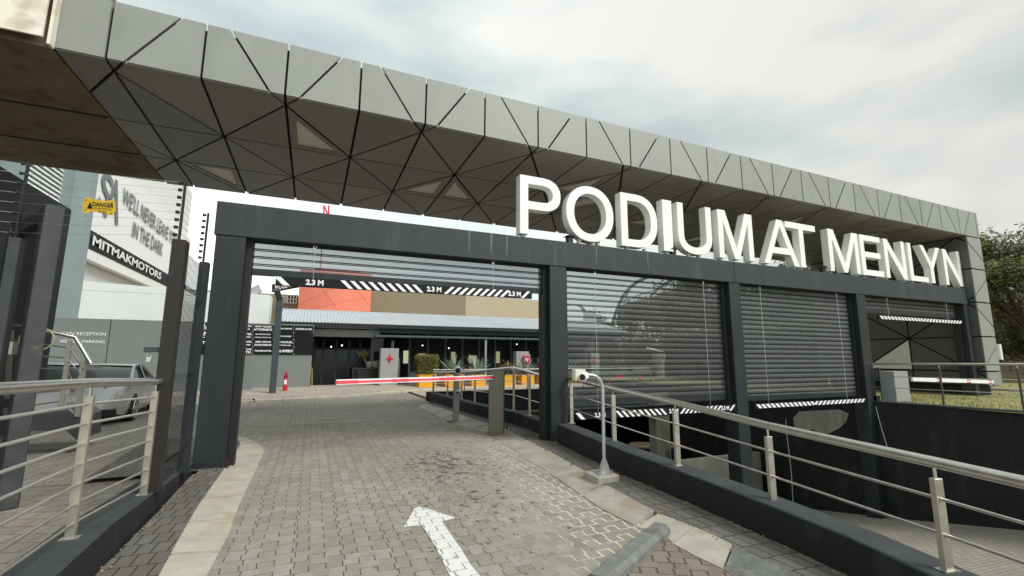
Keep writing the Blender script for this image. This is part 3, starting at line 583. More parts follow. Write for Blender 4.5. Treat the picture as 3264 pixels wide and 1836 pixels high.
# far wall of the ramp void, its right wall and the basement
t = thing('ramp_wall', 'far black wall closing the ramp opening below the plaza planters', 'wall', (8, 16, 0))
MB().box(3.74, 13.6, 15.95, 16.15, -.75, .30).build('render', M['blackwall'], t)
MB().box(3.73, 13.6, 15.94, 16.16, .30, .315).build('wall_cap', M['blacktop'], t)
t = thing('retaining_wall', 'tall charcoal retaining wall on the far side of the ramp with scratches and bare plaster patch', 'wall', (13.4, 7, 0))
e1 = at(2200, 1010, Z=.41); e2 = at(2576, 1037, Z=.41); dr = (e2-e1).normalized(); e3 = e2+dr*9
P0 = Vector((13.33, 7.32, 0)); P1 = P0+dr*14
MB().hexa([(P0.x, P0.y, -3), (P1.x, P1.y, -3), (P1.x+.3, P1.y, -3), (P0.x+.3, P0.y, -3)], [(P0.x, P0.y, .40), (P1.x, P1.y, .40), (P1.x+.3, P1.y, .40), (P0.x+.3, P0.y, .40)]).build('render', M['blackwall'], t)
MB().hexa([(P0.x-.02, P0.y, .402), (P1.x-.02, P1.y, .402), (P1.x+.3, P1.y, .402), (P0.x+.3, P0.y, .402)], [(P0.x-.02, P0.y, .43), (P1.x-.02, P1.y, .43), (P1.x+.3, P1.y, .43), (P0.x+.3, P0.y, .43)]).build('wall_cap', M['blacktop'], t)
MB().box(13.33, 13.6, 7.33, 9.95, -3, .55).build('render', M['blackwall'], t)
# bare plaster patch and paint scratches
pp = [at(*p, X=13.326) for p in ((1995, 1052), (2010, 1035), (2110, 1030), (2135, 1040), (2128, 1062), (2110, 1078), (2085, 1090), (2062, 1092), (2045, 1080), (2020, 1086), (2000, 1080))]
MB().add(pp, [tuple(range(len(pp)))]).build('bare_plaster', M['conc'], t)
mb = MB()
for (u0, v0, u1, v1, wd) in ((2203, 1022, 2216, 1072, .7), (2216, 1072, 2233, 1128, .8), (2233, 1128, 2241, 1143, .5), (2192, 1020, 2203, 1045, .4), (2200, 1050, 2204, 1066, .4), (2238, 1013, 2248, 1010, .6), (2183, 1025, 2186, 1060, .3)):
    def onw(u, v):
        k_ = 3264/2576; dd = AR*((u*k_-1632)/F_PX)+AU*(-(v*k_-918)/F_PX)+AF; nrm = Vector((-dr.y, dr.x, 0)); tt = nrm.dot(P0-EYE)/nrm.dot(dd); return EYE+dd*(tt*.9993)
    mb.quad(onw(u0-wd, v0), onw(u0+wd, v0), onw(u1+wd, v1), onw(u1-wd, v1))
mb.build('scratch', M['whitepaint'], t)
mb = MB().tube([at(u, v, X=13.29) for u, v in ((1977, 1055), (1980, 1100), (1984, 1130), (1990, 1180), (1996, 1275))], .012, 6); mb.build('cable', M['cream'], t)
# basement
t = thing('basement_garage', 'dark basement parking garage seen under the shutters', 'garage', (9, 17, -2.8))
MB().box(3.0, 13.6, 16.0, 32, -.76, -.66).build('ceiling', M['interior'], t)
MB().box(3.0, 3.3, 7.5, 32, -3, -.1).box(3.0, 14, 31.8, 32, -3, -.7).build('wall', M['blackwall'], t)
MB().box(13.6, 13.9, 9.95, 32, -3, .40).build('side_wall', M['blackwall'], t)
bx_ = at(1897, 1100, Y=12.6).x; MB().box(bx_, bx_+.42, 12.6, 13.0, -2.8, .3).build('brown_column', mat('brown column paint', (.16, .07, .04), .8), t)
a = at(1650, 1060, Y=13.5); b = at(1690, 1155, Y=13.5)
MB().box(a.x, b.x, 13.5, 13.9, -2.8, .25).build('concrete_column', M['conc'], t, bevel=.02)
MB().box(4.4, 13.3, 13.4, 13.95, -.5, -.2).build('crossbeam', M['blackwall'], t)
t = thing('concrete_upstand', 'weathered pale concrete upstand wall at the foot of the ramp behind the gantry column', 'wall', (9, 11, -2.8))
a = at(1700, 1161, Y=11.0); b = at(1962, 1173, Y=11.0)
MB().box(a.x, b.x, 11.0, 11.15, -2.85, a.z).build('concrete', M['conc'], t)
for i, (u, v, yy) in enumerate(((1622, 1125, 15.2), (1690, 1133, 14.8))):
    c = at(u, v, Y=yy); t = thing('oil_drum', ('round table with a blue base in the dark garage, left one', 'round table with a blue base in the dark garage, right of the concrete column')[i], 'table', (c.x, c.y, -2.84))
    lpart(MB().lathe([(.35, 0), (.35, .9)], (0, 0, 0)), 'base', mat('blue drum', (.02, .05, .08), .5), t); lpart(MB().lathe([(.62, .9), (.62, .94)], (0, 0, 0)), 'table_top', M['wood'], t)
    t.name = 'round_table'

# ================================================================== CANOPY
YF, ZC, LJ, XJ0, XIN, FH = 7.14, 5.36, 1.058, -2.73, 18.75, .86
TA, TB, TC, TD = .29, 1.87, 3.41, 5.01
def clip(poly, a, b, c):          # keep a*x+b*y<=c
    o_ = []
    for i in range(len(poly)):
        p, q = poly[i], poly[(i+1) % len(poly)]; fp, fq = a*p[0]+b*p[1]-c, a*q[0]+b*q[1]-c
        if fp <= 0: o_.append(p)
        if fp*fq < 0: r_ = fp/(fp-fq); o_.append((p[0]+(q[0]-p[0])*r_, p[1]+(q[1]-p[1])*r_))
    return o_
def inset(poly, g):
    A_ = sum(poly[i][0]*poly[(i+1) % len(poly)][1]-poly[(i+1) % len(poly)][0]*poly[i][1] for i in range(len(poly)))
    if abs(A_) < 1e-3: return None
    if A_ < 0: poly = poly[::-1]
    res = list(poly)
    for i in range(len(poly)):
        p, q = poly[i], poly[(i+1) % len(poly)]; dx, dy = q[0]-p[0], q[1]-p[1]; l = math.hypot(dx, dy)
        if l < 1e-6: continue
        nx, ny = dy/l, -dx/l
        res = clip(res, nx, ny, nx*p[0]+ny*p[1]-g)
        if len(res) < 3: return None
    return res
def lattice(k, face):
    """panel polygons of bay k in (s, t); returns list of (poly, key)"""
    ev = k % 2 == 0; a, b = k*LJ, (k+1)*LJ
    if not ev: a, b = b, a                 # a is always the even joint, b the odd one
    sg = 1 if ev else -1; x1 = a+sg*LJ*TA/1.58; x2 = a+sg*LJ*(TA+FH)/1.58
    if k == -1 and face == 'front': return [([(b, 0), (a, 0), (a, -FH), (b, -FH)], 'f')]
    if face == 'front': return [([(a, 0), (x1, 0), (x2, -FH), (a, -FH)], 'f'), ([(x1, 0), (b, 0), (b, -FH), (x2, -FH)], 'f')]
    if k == -1: return [([(a, 0), (b, 0), (b, TB), (a, TA)], 's2'), ([(a, TA), (b, TB), (a, TB)], 's3'), ([(a, TB), (b, TB), (a, TC)], 'b1'), ([(b, TB), (a, TC), (b, TC)], 'b2'), ([(a, TC), (b, TC), (b, TD)], 'c1'), ([(a, TC), (b, TD), (a, TD)], 'c2')]
    return [([(a, 0), (x1, 0), (a, TA)], 's1'), ([(x1, 0), (b, 0), (b, TB), (a, TA)], 's2'), ([(a, TA), (b, TB), (a, TB)], 's3'),
            ([(a, TB), (b, TB), (a, TC)], 'b1'), ([(b, TB), (a, TC), (b, TC)], 'b2'),
            ([(a, TC), (b, TC), (b, TD)], 'c1'), ([(a, TC), (b, TD), (a, TD)], 'c2')]
canopy = thing('entrance_canopy', 'huge grey portal canopy with triangular panel joints spanning the whole entrance', 'canopy', (8, YF, 0))
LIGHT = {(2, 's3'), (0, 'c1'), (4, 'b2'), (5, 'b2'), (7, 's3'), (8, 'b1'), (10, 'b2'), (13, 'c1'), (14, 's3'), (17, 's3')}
def P_s(s, t): return Vector((XJ0+s, YF+t, ZC))
def P_f(s, t): return Vector((XJ0+s, YF, ZC-t))
def P_li(s, t): return Vector((XIN, YF+t, ZC-s))
def P_lf(s, t): return Vector((XIN-t, YF, ZC-s))
fas, sof, lf, li = MB(), MB(), MB(), MB()
G = .021
def addp(mb, poly, fn, off, g=G):
    q = inset(poly, g)
    if q: mb.prism([fn(*p) for p in q], off)
for k in range(-1, 22):
    for poly, key in lattice(k, 'front'):
        poly = clip(clip(poly, -1, 0, .53), 1, 0, XIN+FH-XJ0)
        if len(poly) > 2: addp(fas, poly, P_f, (0, .045, 0), .016)
    for poly, key in lattice(k, 'under'):
        poly = clip(clip(poly, -1, 0, .53), 1, 0, XIN-XJ0)
        if len(poly) < 3: continue
        if (k, key) in LIGHT:
            q = inset(poly, .13)
            ring = inset(poly, G)
            if q and len(q) == len(ring):
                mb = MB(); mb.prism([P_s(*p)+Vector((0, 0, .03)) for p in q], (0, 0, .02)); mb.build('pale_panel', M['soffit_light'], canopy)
                # recessed frame round the pale panel
                vs = [P_s(*p) for p in ring]+[P_s(*p) for p in q]+[P_s(*p)+Vector((0, 0, .03)) for p in q]; n = len(q)
                sof.add(vs, [(i, (i+1) % n, (i+1) % n+n, i+n) for i in range(n)]+[(i+n, (i+1) % n+n, (i+1) % n+2*n, i+2*n) for i in range(n)])
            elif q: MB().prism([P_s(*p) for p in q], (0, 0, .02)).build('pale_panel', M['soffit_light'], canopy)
        else: addp(sof, poly, P_s, (0, 0, .045))
ZB = ZC-.69
for k in range(0, 5):
    for poly, key in lattice(k, 'front'):
        poly = clip(poly, 1, 0, ZB)
        if len(poly) > 2: addp(lf, poly, P_lf, (0, .045, 0))
    for poly, key in lattice(k, 'under'):
        poly = clip(poly, 1, 0, ZB)
        if len(poly) < 3: continue
        if (k, key) == (3, 'b1'):
            q = inset(poly, .03); MB().prism([P_li(*p) for p in q], (.02, 0, 0)).build('pale_panel', M['soffit_light'], canopy)
        else: addp(li, poly, P_li, (.045, 0, 0))
fas.build('fascia', M['panel'], canopy); sof.build('soffit', M['soffit'], canopy); lf.build('leg_front', M['panel'], canopy); li.build('leg_lining', M['lining'], canopy)
MB().box(-3.25, XIN+FH-.05, YF+.05, YF+TD-.02, ZC+.05, ZC+FH-.09).box(XIN+.05, XIN+FH-.05, YF+.05, YF+TD-.02, .69, ZC+.05).build('core', M['gap'], canopy)
MB().box(XIN+.12, XIN+FH-.12, YF+.25, YF+TD-.3, .38, .69).build('plinth', M['blackwall'], canopy)
MB().box(XIN+FH-.045, XIN+FH, YF+.05, YF+TD, .70, ZC+FH-.1).build('leg_side', M['panel'], canopy)
# concrete deck carrying on to the left
deck = thing('concrete_deck', 'cream fronted concrete deck slab with brown stained underside at top left', 'bridge deck', (-6, 9, 5.3))
q0, q1, q2, q3 = Vector((-30, 7.02, 0)), Vector((-3.27, 7.15, 0)), Vector((-3.27, 12.05, 0)), Vector((-30, 11.6, 0))
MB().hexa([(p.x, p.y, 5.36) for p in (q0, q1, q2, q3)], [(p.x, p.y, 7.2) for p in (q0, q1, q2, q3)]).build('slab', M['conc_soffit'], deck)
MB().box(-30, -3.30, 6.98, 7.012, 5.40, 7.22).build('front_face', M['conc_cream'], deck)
MB().box(-3.268, -3.235, 7.02, 7.13, 5.34, 7.2).build('edge_strip', M['conc_cream'], deck)
for a, b, c, d_ in ((8.98, 9.0, 9.0, 8.98), (10.5, 10.54, 10.54, 10.5)):
    MB().box(-30, -3.3, a, a+.045, 5.352, 5.36).build('drip_groove', M['gap'], deck)

# ================================================================== GANTRY
YG = 7.32
g = thing('gantry', 'charcoal steel gantry frame of one long beam on square posts across the entrance', 'gantry', (3, YG, 0))
MB().box(-1.36, 8.66, YG, YG+.36, 3.19, 3.675).box(8.668, 18.74, YG+.001, YG+.36, 3.19, 3.675).build('beam', M['beam'], g, bevel=.008)
for x0, x1, z0, z1 in ((-1.335, -.965, -.03, 3.188), (3.94, 4.29, -.03, 3.188), (8.48, 8.82, -3, 3.188), (13.08, 13.46, -3, 3.188), (18.45, 18.70, .38, 3.188)):
    MB().box(x0, x1, YG+.01, YG+.35, z0, z1).build('post', M['steel_dark'], g, bevel=.008)
    if x0 > -1: pass
for x in (-.965, 3.855, 4.29, 8.395, 8.82, 12.995, 13.46, 18.365):
    MB().box(x+.002, x+.083, YG+.14, YG+.32, (-.02 if x < 4 else .45) if x < 13.4 else .9, 3.188).build('shutter_guide', M['black'], g)
MB().box(-1.02, -.93, YG+.0, YG+.12, 0, .16).build('rusty_foot', M['rust'], g)
for x, wd in ((2.35, .03), (2.75, .05), (3.05, .04), (4.95, .03), (6.2, .035)):
    MB().quad((x, YG-.002, 3.66), (x+wd, YG-.002, 3.66), (x+wd*.6, YG-.002, 3.30), (x+wd*.3, YG-.002, 3.28)).build('water_stain', M['stain'], g)

# ---- roller shutters
def shutter(x0, x1, z0, z1, label, pm='perf'):
    t = thing('roller_shutter', label, 'shutter', ((x0+x1)/2, YG+.22, z0), group='roller shutters hanging in the gantry bays')
    y = YG+.22; ribs = MB(); sheet = MB(); z = z1; p = .112
    while z > z0+.10:
        zl = max(z-p, z0+.1)
        ribs.box(x0, x1, y-.012, y+.012, z-.012, z+.004).box(x0, x1, y-.012, y+.012, z-.030, z-.019)
        a_, b_ = z-.030, zl+.004
        if a_ > b_:
            m_ = (a_+b_)/2
            sheet.quad((x0, y, a_), (x1, y, a_), (x1, y-.008, m_), (x0, y-.008, m_)).quad((x0, y-.008, m_), (x1, y-.008, m_), (x1, y, b_), (x0, y, b_))
        z -= p
    ribs.build('slat_ribs', M['black'], t); sheet.build('perforated_slats', M[pm], t)
    MB().box(x0, x1, y-.02, y+.02, z0, z0+.1).build('bottom_rail', M['steel_dark'], t)
    return t
shutter(-.88, 3.86, 2.68, 3.19, 'almost fully raised perforated roller shutter over the driveway bay', 'perf_top')
shutter(4.37, 8.40, .60, 3.19, 'lowered perforated roller shutter in the second bay, behind the white camera')
shutter(8.90, 13.0, .55, 3.19, 'lowered perforated roller shutter in the third bay, left of the railed lawn edge', 'perf_dense')
shutter(13.54, 18.37, 2.74, 3.19, 'raised roller shutter in the last bay, beside the panelled leg')
# ---- clearance bars
def clearance(x0, x1, z, h, txt, n, label, tilt=0.0):
    L_ = x1-x0; y = YG+.05; t = thing('clearance_bar', label, 'height bar', (x0, y, z), group='hanging black and white clearance bars'); t.rotation_euler = (0, -tilt, 0)
    lpart(MB().box(0, L_, -.02, .02, 0, h), 'board', M['blackpaint'], t, bevel=.003)
    mb = MB(); f = -.0225
    def stripe(x, w_, dirn):
        s_ = h*.95*dirn; mb.quad((x, f, 0.006), (x+w_, f, .006), (x+w_+s_, f, h-.006), (x+s_, f, h-.006))
    def put(name, spec):
        nonlocal mb
        mb = MB()
        for s_ in spec: stripe(*s_)
        lpart(mb, name, M['whitepaint'], t)
    if txt:
        k = L_/4.1
        put('end_stripe', [(.10*k, .09*k, -1)]); put('slanted_stripes', [((1.0+i*.135)*k, .065*k, -1) for i in range(9)])
        put('slanted_stripes', [((2.48+i*.125)*k, .062*k, 1) for i in range(9)]); put('end_stripe', [(4.0*k-h*.9, .06*k, 1)])
        for cx in (.52, 2.32, 3.76): mb = MB(); put_text(mb, '2.3 M', h*.80, (cx*k, f, h/2), (1, 0, 0), (0, 0, 1), bold=.045); lpart(mb, 'height_lettering', M['whitepaint'], t)
    else:
        w_ = L_/(2*n)*1.25; st = (L_-.1)/n
        put('slanted_stripes', [(.14+i*st, w_, -1) for i in range(n//2)]); put('slanted_stripes', [(.04+i*st-h*.3, w_, 1) for i in range(n//2, n)])
    for wx in (.12*L_, .82*L_):
        lpart(MB().tube([(wx, 0, h), (wx+(3.17-z-h)*0, 0, 3.12-z)], .004, 5).tube([(wx+.02*math.cos(a), 0, 3.14-z+.025*math.sin(a)) for a in [i*PI/5 for i in range(11)]], .005, 5), 'wire', M['galv'], t)
    return t
clearance(-.55, 3.58, 2.525, .135, True, 0, 'black and white striped 2.3 M clearance bar hanging over the driveway', .006)
clearance(4.47, 8.47, .385, .13, True, 0, 'black and white striped 2.3 M clearance bar below the second shutter', )
clearance(9.03, 13.05, .40, .10, False, 26, 'white striped clearance bar without lettering below the third shutter')
clearance(14.0, 18.3, 2.56, .10, False, 26, 'white striped clearance bar without lettering under the last raised shutter')

# ---- sign letters
def glyph(ch, w, h, t, b):
    """outline loops of a grotesque capital, w wide and h high, stems t and bars b"""
    def arc(cx, cy, rx, ry, a0, a1, n=14, p=1.0): 
        o_ = []
        for i in range(n+1):
            a = math.radians(a0+(a1-a0)*i/n); c, s = math.cos(a), math.sin(a)
            o_.append((cx+rx*math.copysign(abs(c)**p, c), cy+ry*math.copysign(abs(s)**p, s)))
        return o_
    if ch == 'I': return [[(0, 0), (w, 0), (w, h), (0, h)]]
    if ch == 'L': return [[(0, 0), (w, 0), (w, b), (t, b), (t, h), (0, h)]]
    if ch == 'T': return [[(w/2-t/2, 0), (w/2+t/2, 0), (w/2+t/2, h-b), (w, h-b), (w, h), (0, h), (0, h-b), (w/2-t/2, h-b)]]
    if ch == 'E': return [[(0, 0), (w, 0), (w, b), (t, b), (t, h*.45), (w*.93, h*.45), (w*.93, h*.45+b), (t, h*.45+b), (t, h-b), (w*.98, h-b), (w*.98, h), (0, h)]]
    if ch == 'N': return [[(0, 0), (t*.95, 0), (t*.95, h*.76), (w-t*1.1, 0), (w, 0), (w, h), (w-t*.95, h), (w-t*.95, h*.24), (t*1.1, h), (0, h)]]
    if ch == 'M': return [[(0, 0), (t*.92, 0), (t*.92, h*.80), (w/2-t*.46, 0), (w/2+t*.46, 0), (w-t*.92, h*.80), (w-t*.92, 0), (w, 0), (w, h), (w-t*1.42, h), (w/2, h*.20), (t*1.42, h), (0, h)]]
    if ch == 'Y': return [[(w/2-t/2, 0), (w/2+t/2, 0), (w/2+t/2, h*.40), (w, h), (w-t*1.15, h), (w/2, h*.54), (t*1.15, h), (0, h), (w/2-t/2, h*.40)]]
    if ch == 'A':
        f = lambda y: t*1.08+(w/2-t*1.08)*y/(h*.86)
        return [[(0, 0), (t*1.08, 0), (f(h*.24), h*.24), (w-f(h*.24), h*.24), (w-t*1.08, 0), (w, 0), (w/2+t*.58, h), (w/2-t*.58, h)], [(f(h*.24+b), h*.24+b), (w-f(h*.24+b), h*.24+b), (w/2, h*.86)]]
    if ch == 'O': return [arc(w/2, h/2, w/2, h/2, 0, 352, 44, .94), arc(w/2, h/2, w/2-t*1.05, h/2-b, 0, 352, 44, .94)]
    if ch == 'D': rx = w*.58; return [[(0, 0), (w-rx, 0)]+arc(w-rx, h/2, rx, h/2, -90, 90, 24, .88)[1:]+[(0, h)], [(t, b), (w-rx, b)]+arc(w-rx, h/2, rx-t*1.02, h/2-b, -90, 90, 24, .88)[1:]+[(t, h-b)]]
    if ch == 'P': rx = w*.46; c = h*.715; ry = h-c; return [[(0, 0), (t, 0), (t, c-ry), (w-rx, c-ry)]+arc(w-rx, c, rx, ry, -90, 90, 20, .85)[1:]+[(0, h)], [(t, c-ry+b), (w-rx, c-ry+b)]+arc(w-rx, c, rx-t, ry-b, -90, 90, 18, .85)[1:]+[(t, h-b)]]
    if ch == 'U': r_ = h*.36; return [[(0, h), (0, r_)]+arc(w/2, r_, w/2, r_, 180, 360, 26, .88)[1:]+[(w, h), (w-t, h), (w-t, r_)]+arc(w/2, r_, w/2-t, r_-b, 360, 180, 24, .88)[1:]+[(t, h)]]
def letter(ch, x0, x1, label, z0=3.75, z1=4.875):
    cu = bpy.data.curves.new('g', 'CURVE'); cu.dimensions = '2D'; cu.fill_mode = 'BOTH'; cu.extrude = .088; cu.bevel_depth = .004; cu.bevel_resolution = 0
    w_, h_ = x1-x0, z1-z0
    for loop in glyph(ch, w_, h_, .162, .150):
        sp_ = cu.splines.new('POLY'); sp_.points.add(len(loop)-1); sp_.use_cyclic_u = True
        for pt, (x, y) in zip(sp_.points, loop): pt.co = (x, y, 0, 1)
    o = bpy.data.objects.new('g', cu); COL.objects.link(o); dg = bpy.context.evaluated_depsgraph_get()
    me = bpy.data.meshes.new_from_object(o.evaluated_get(dg)); bpy.data.objects.remove(o); bpy.data.curves.remove(cu)
    bm = bmesh.new(); bm.from_mesh(me); bmesh.ops.remove_doubles(bm, verts=bm.verts[:], dist=1e-5)
    for v in bm.verts: v.co = Vector((v.co.x-w_/2, .09-v.co.z, v.co.y))
    for f in bm.faces: f.smooth = False
    bmesh.ops.recalc_face_normals(bm, faces=bm.faces[:]); bm.to_mesh(me); bm.free()
    t = thing('sign_letter', label, 'letter', ((x0+x1)/2, YG+.04, z0), group='big white sign letters on the gantry beam')
    o = link('letter_body', me, M['white']); o.parent = t; o['label'] = 'white block letter ' + ch
    wd = x1-x0; offs = {'P': [-.38], 'O': [-.2, .2], 'D': [-.3, .2], 'I': [0], 'U': [-.15, .15], 'M': [-.42, .42], 'A': [-.42, .42], 'T': [0], 'E': [-.3, .3], 'N': [-.4, .4], 'L': [-.3, .3], 'Y': [0]}[ch]
    for f in offs: lpart(MB().box(f*wd-.03, f*wd+.03, .06, .14, 3.674-z0, .09 if ch in 'OU' else .01), 'mounting_stub', M['cream'], t)
LET = (('P', 3.35, 4.20, 'white block letter P at the left end of the sign'), ('O', 4.33, 5.42, 'white block letter O, the only round letter of the sign'), ('D', 5.61, 6.54, 'white block letter D between O and I'),
       ('I', 6.70, 6.95, 'white block letter I, narrowest of the sign'), ('U', 7.11, 8.09, 'white block letter U of the first word'), ('M', 8.30, 9.40, 'white block letter M closing the first word'),
       ('A', 9.74, 10.98, 'white block letter A of the short middle word'), ('T', 10.58, 11.70, 'white block letter T of the short middle word'), ('M', 12.20, 13.45, 'white block letter M opening the last word'),
       ('E', 13.56, 14.50, 'white block letter E, the only E of the sign'), ('N', 14.65, 15.65, 'white block letter N between E and L'), ('L', 15.83, 16.74, 'white block letter L, third from the right end'),
       ('Y', 16.47, 17.55, 'white block letter Y before the last N'), ('N', 17.72, 18.70, 'white block letter N at the right end of the sign'))
for a in LET: letter(*a)
# ---- floodlights on the beam
for x, lb in ((4.42, 'small dark floodlight on the beam beside letter P'), (6.98, 'small dark floodlight on the beam between letters I and U'), (11.95, 'small dark floodlight on the beam before the last word')):
    t = thing('floodlight', lb, 'floodlight', (x, YG+.1, 3.675), group='floodlights on the gantry beam')
    lpart(MB().box(-.06, .06, -.05, .05, 0, .13), 'housing', M['black'], t, bevel=.01); lpart(MB().prism([(-.1, -.08, .13), (.1, -.08, .13), (.0, -.08, .19)], (0, .16, 0)), 'hood', M['black'], t)
t = thing('loose_cable', 'loose black cable lying on the beam under letters P and O', 'cable', (5, YG, 3.68)); MB().tube([(4.72, YG+.1, 3.80), (4.74, YG+.1, 3.74), (4.8, YG+.08, 3.70), (5.0, YG+.1, 3.72), (5.15, YG+.1, 3.69), (5.5, YG+.12, 3.69)], .008, 5).build('cable', M['black'], t)

# ================================================================== RAILINGS
def railing(name, label, pts, bars, pw=.05, pd=.03, rr=.028, br=.009, ext=(0, 0), ptop=.09, group=None, face=None, matp='inox_post', rail_pts=None, flat=True, plate=True):
    """pts: (x, y, zbase, zrail). bars: fractions of height between base and rail"""
    t = thing(name, label, 'railing', (pts[0][0], pts[0][1], pts[0][2]), group)
    n = len(pts); B = [Vector(p[:3]) for p in pts]; T_ = [Vector((p[0], p[1], p[3])) for p in pts]
    for i in range(n):
        d = B[min(i+1, n-1)]-B[max(i-1, 0)]; d.z = 0; d.normalize(); s_ = Vector((-d.y, d.x, 0)); a_, b_ = d*pd/2, s_*pw/2
        mb = MB(); lo = [B[i]-a_-b_, B[i]+a_-b_, B[i]+a_+b_, B[i]-a_+b_]; up = Vector((0, 0, T_[i].z-B[i].z-ptop)); mb.hexa(lo, [p+up for p in lo])
        po = mb.build('post', M[matp], t, bevel=.003)
        MB().tube([B[i]+up, T_[i]], .009, 8).build('pin', M['inox'], t)
        if plate:
            mb = MB()
            k = 1.9; lo = [B[i]-a_*k-b_*k, B[i]+a_*k-b_*k, B[i]+a_*k+b_*k, B[i]-a_*k+b_*k]; mb.hexa([p-Vector((0, 0, .0)) for p in lo], [p+Vector((0, 0, .008)) for p in lo])
            mb.build('base_plate', M['inox'], t)
    P = list(T_)
    if ext[0]: P = [P[0]+(P[0]-P[1]).normalized()*ext[0]]+P
    if ext[1]: P = P+[P[-1]+(P[-1]-P[-2]).normalized()*ext[1]]
    if rail_pts: P = [Vector(p) for p in rail_pts]
    MB().tube(P, rr, 14).build('top_rail', M['inox'], t, smooth=True)
    for f in bars:
        Q = [B[i].lerp(T_[i], f) for i in range(n)]
        if ext[0]: Q = [Q[0]+(Q[0]-Q[1]).normalized()*min(ext[0], .12)]+Q
        if ext[1]: Q = Q+[Q[-1]+(Q[-1]-Q[-2]).normalized()*ext[1]]
        MB().tube(Q, br, 8).build('bar', M['inox'], t, smooth=True)
    return t
railing('handrail', 'long stainless handrail with two thin bars on the parapet right of the driveway', [(4.27, 7.19, .36, 1.13), (3.95, 5.5, .345, 1.068), (3.75, 4.07, .335, 1.01), (3.66, 2.87, .305, .925), (3.42, 1.60, .30, .895), (3.14, .5, .30, .88), (2.72, -1, .3, .88)],
        (.33, .66), pw=.06, pd=.035, rr=.033, br=.0095, ext=(.12, 1))
lz = lambda f: f
railing('handrail', 'stainless railing with seven thin bars along the low wall at left', [(-1.33, 5.37, .25, 1.265), (-1.385, 4.11, .31, 1.318), (-1.37, 2.8, .32, 1.35), (-1.36, 1.5, .33, 1.37)],
        (.09, .215, .34, .47, .60, .73, .86), pw=.055, pd=.035, rr=.032, br=.010, ext=(.11, .8))
rp = at(1306, 1022, Z=.3)
loopB = [(3.93, 15.85, .32, .99), (4.02, 14.4, .32, 1.03), (4.05, 13.0, .32, 1.08), (4.08, 11.9, .31, 1.13), (4.18, 10.9, .31, 1.20), (4.30, 9.8, .31, 1.27), (4.27, 8.9, .30, 1.20), (4.19, 7.9, .30, 1.12)]
railing('handrail', 'stainless railing on the parapet behind the barrier cabinet', loopB, (.36, .70), pw=.05, pd=.03, rr=.028, br=.008)
railing('handrail', 'stainless railing on the far side of the ramp in front of the yellow planters', [(x, 16.04, .31, 1.06) for x in (3.95, 5.1, 6.35, 7.6, 8.85, 10.1, 11.35, 12.6, 13.5)], (.36, .70), pw=.05, rr=.024, br=.008)
rw = []
for px in (2225, 2359, 2545, 2800):
    q = at(px, 1010+(px-2200)*.072, Z=.42); rw.append((P0+dr*((Vector((q.x, q.y, 0))-P0).dot(dr))))
rw = [P0+dr*s_ for s_ in (.12, 1.32, 2.6, 3.8, 5.0)]
railing('handrail', 'stainless railing on top of the retaining wall beside the lawn', [(p.x+.12, p.y, .43, 1.37+.012*i) for i, p in enumerate(rw)], (.36, .66), pw=.06, rr=.026, br=.008, ext=(.14, .5), matp='gate')
# landing with railing behind the gate, left
YL = 9.4
def L(a, b, y=YL): return at(*CL(a, b), Y=y)
t = thing('steel_landing', 'dark steel landing with stepped railing behind the left gate', 'stairs', (-4, YL, 0))
a, b, c, d_ = L(-300, 1180), L(760, 1068), L(850, 1140), L(845, 1400)
MB().prism([a, b, c, L(845, 1395), L(735, 1290), L(-300, 1270)], (0, .9, 0)).build('deck', M['gate'], t)
MB().tube([L(-60, 115), L(250, 135), L(400, 165), L(830, 258), L(1000, 550)], .03, 10).build('top_rail', M['inox'], t, smooth=True)
for (p0, p1) in (((120, 180), (70, 1120)), ((770, 290), (670, 1060)), ((930, 540), (850, 1130))):
    MB().bar(L(*p0), L(*p1), .055, .04, (0, 1, 0)).build('post', M['inox_post'], t)
for p in (((0, 290), (250, 300), (770, 380), (920, 620)), ((0, 435), (200, 440), (745, 490), (905, 700)), ((0, 580), (180, 590), (725, 610), (880, 880)), ((60, 875), (280, 880), (695, 848), (850, 1000)), ((60, 1020), (260, 1018), (670, 965), (850, 1130))):
    MB().tube([L(*q) for q in p], .011, 6).build('bar', M['inox'], t)
MB().bar(L(905, 560), L(950, 560), .12, .14, (0, 1, 0)).build('joint_box', M['inox_post'], t)

# ================================================================== LEFT GATE, MESH FENCE, ELECTRIC FENCE
t = thing('security_gate', 'tall dark steel gate leaf with expanded mesh standing open at far left', 'gate', (-2.7, 6.4, 0))
ga, gb = Vector((-2.70, 6.42, 0)), Vector((-3.47, 7.53, 0)); gu = (gb-ga).normalized(); gn = Vector((-gu.y, gu.x, 0)); Z = Vector((0, 0, 1))
MB().bar(ga+Z*.0, ga+Z*3.12, .16, .16, gu).build('stile', M['gate'], t, bevel=.008)
MB().bar(gb+Z*.0, gb+Z*3.06, .15, .12, gu).build('stile', M['gate'], t, bevel=.008)
for a_, w1, w2 in ((3.04, .12, .14), (1.0, .06, .08), (.12, .06, .1)): MB().bar(ga+Z*a_, gb+Z*(a_-.02), w1, w2).build('rail', M['gate'], t)
MB().bar(ga+gn*.02+gu*.14+Z*.15, ga+gn*.02+gu*.14+Z*2.98, .03, .1, gu).build('inner_frame', M['gate'], t)
MB().quad(ga+Z*.1, gb+Z*.1, gb+Z*2.98, ga+Z*2.98).build('mesh_infill', M['perf_gate'], t)
MB().box(-3.36, -2.98, 7.0, 7.02, 1.52, 1.66).build('name_plate', M['cream'], t)
q = ga+Z*1.68+Vector((-.02, 0, 0))
mb = MB().tube([(q.x+.14*math.cos(a)+.0, q.y+.13, q.z+.125*math.sin(a)) for a in [i*2*PI/24 for i in range(25)]], .008, 6)
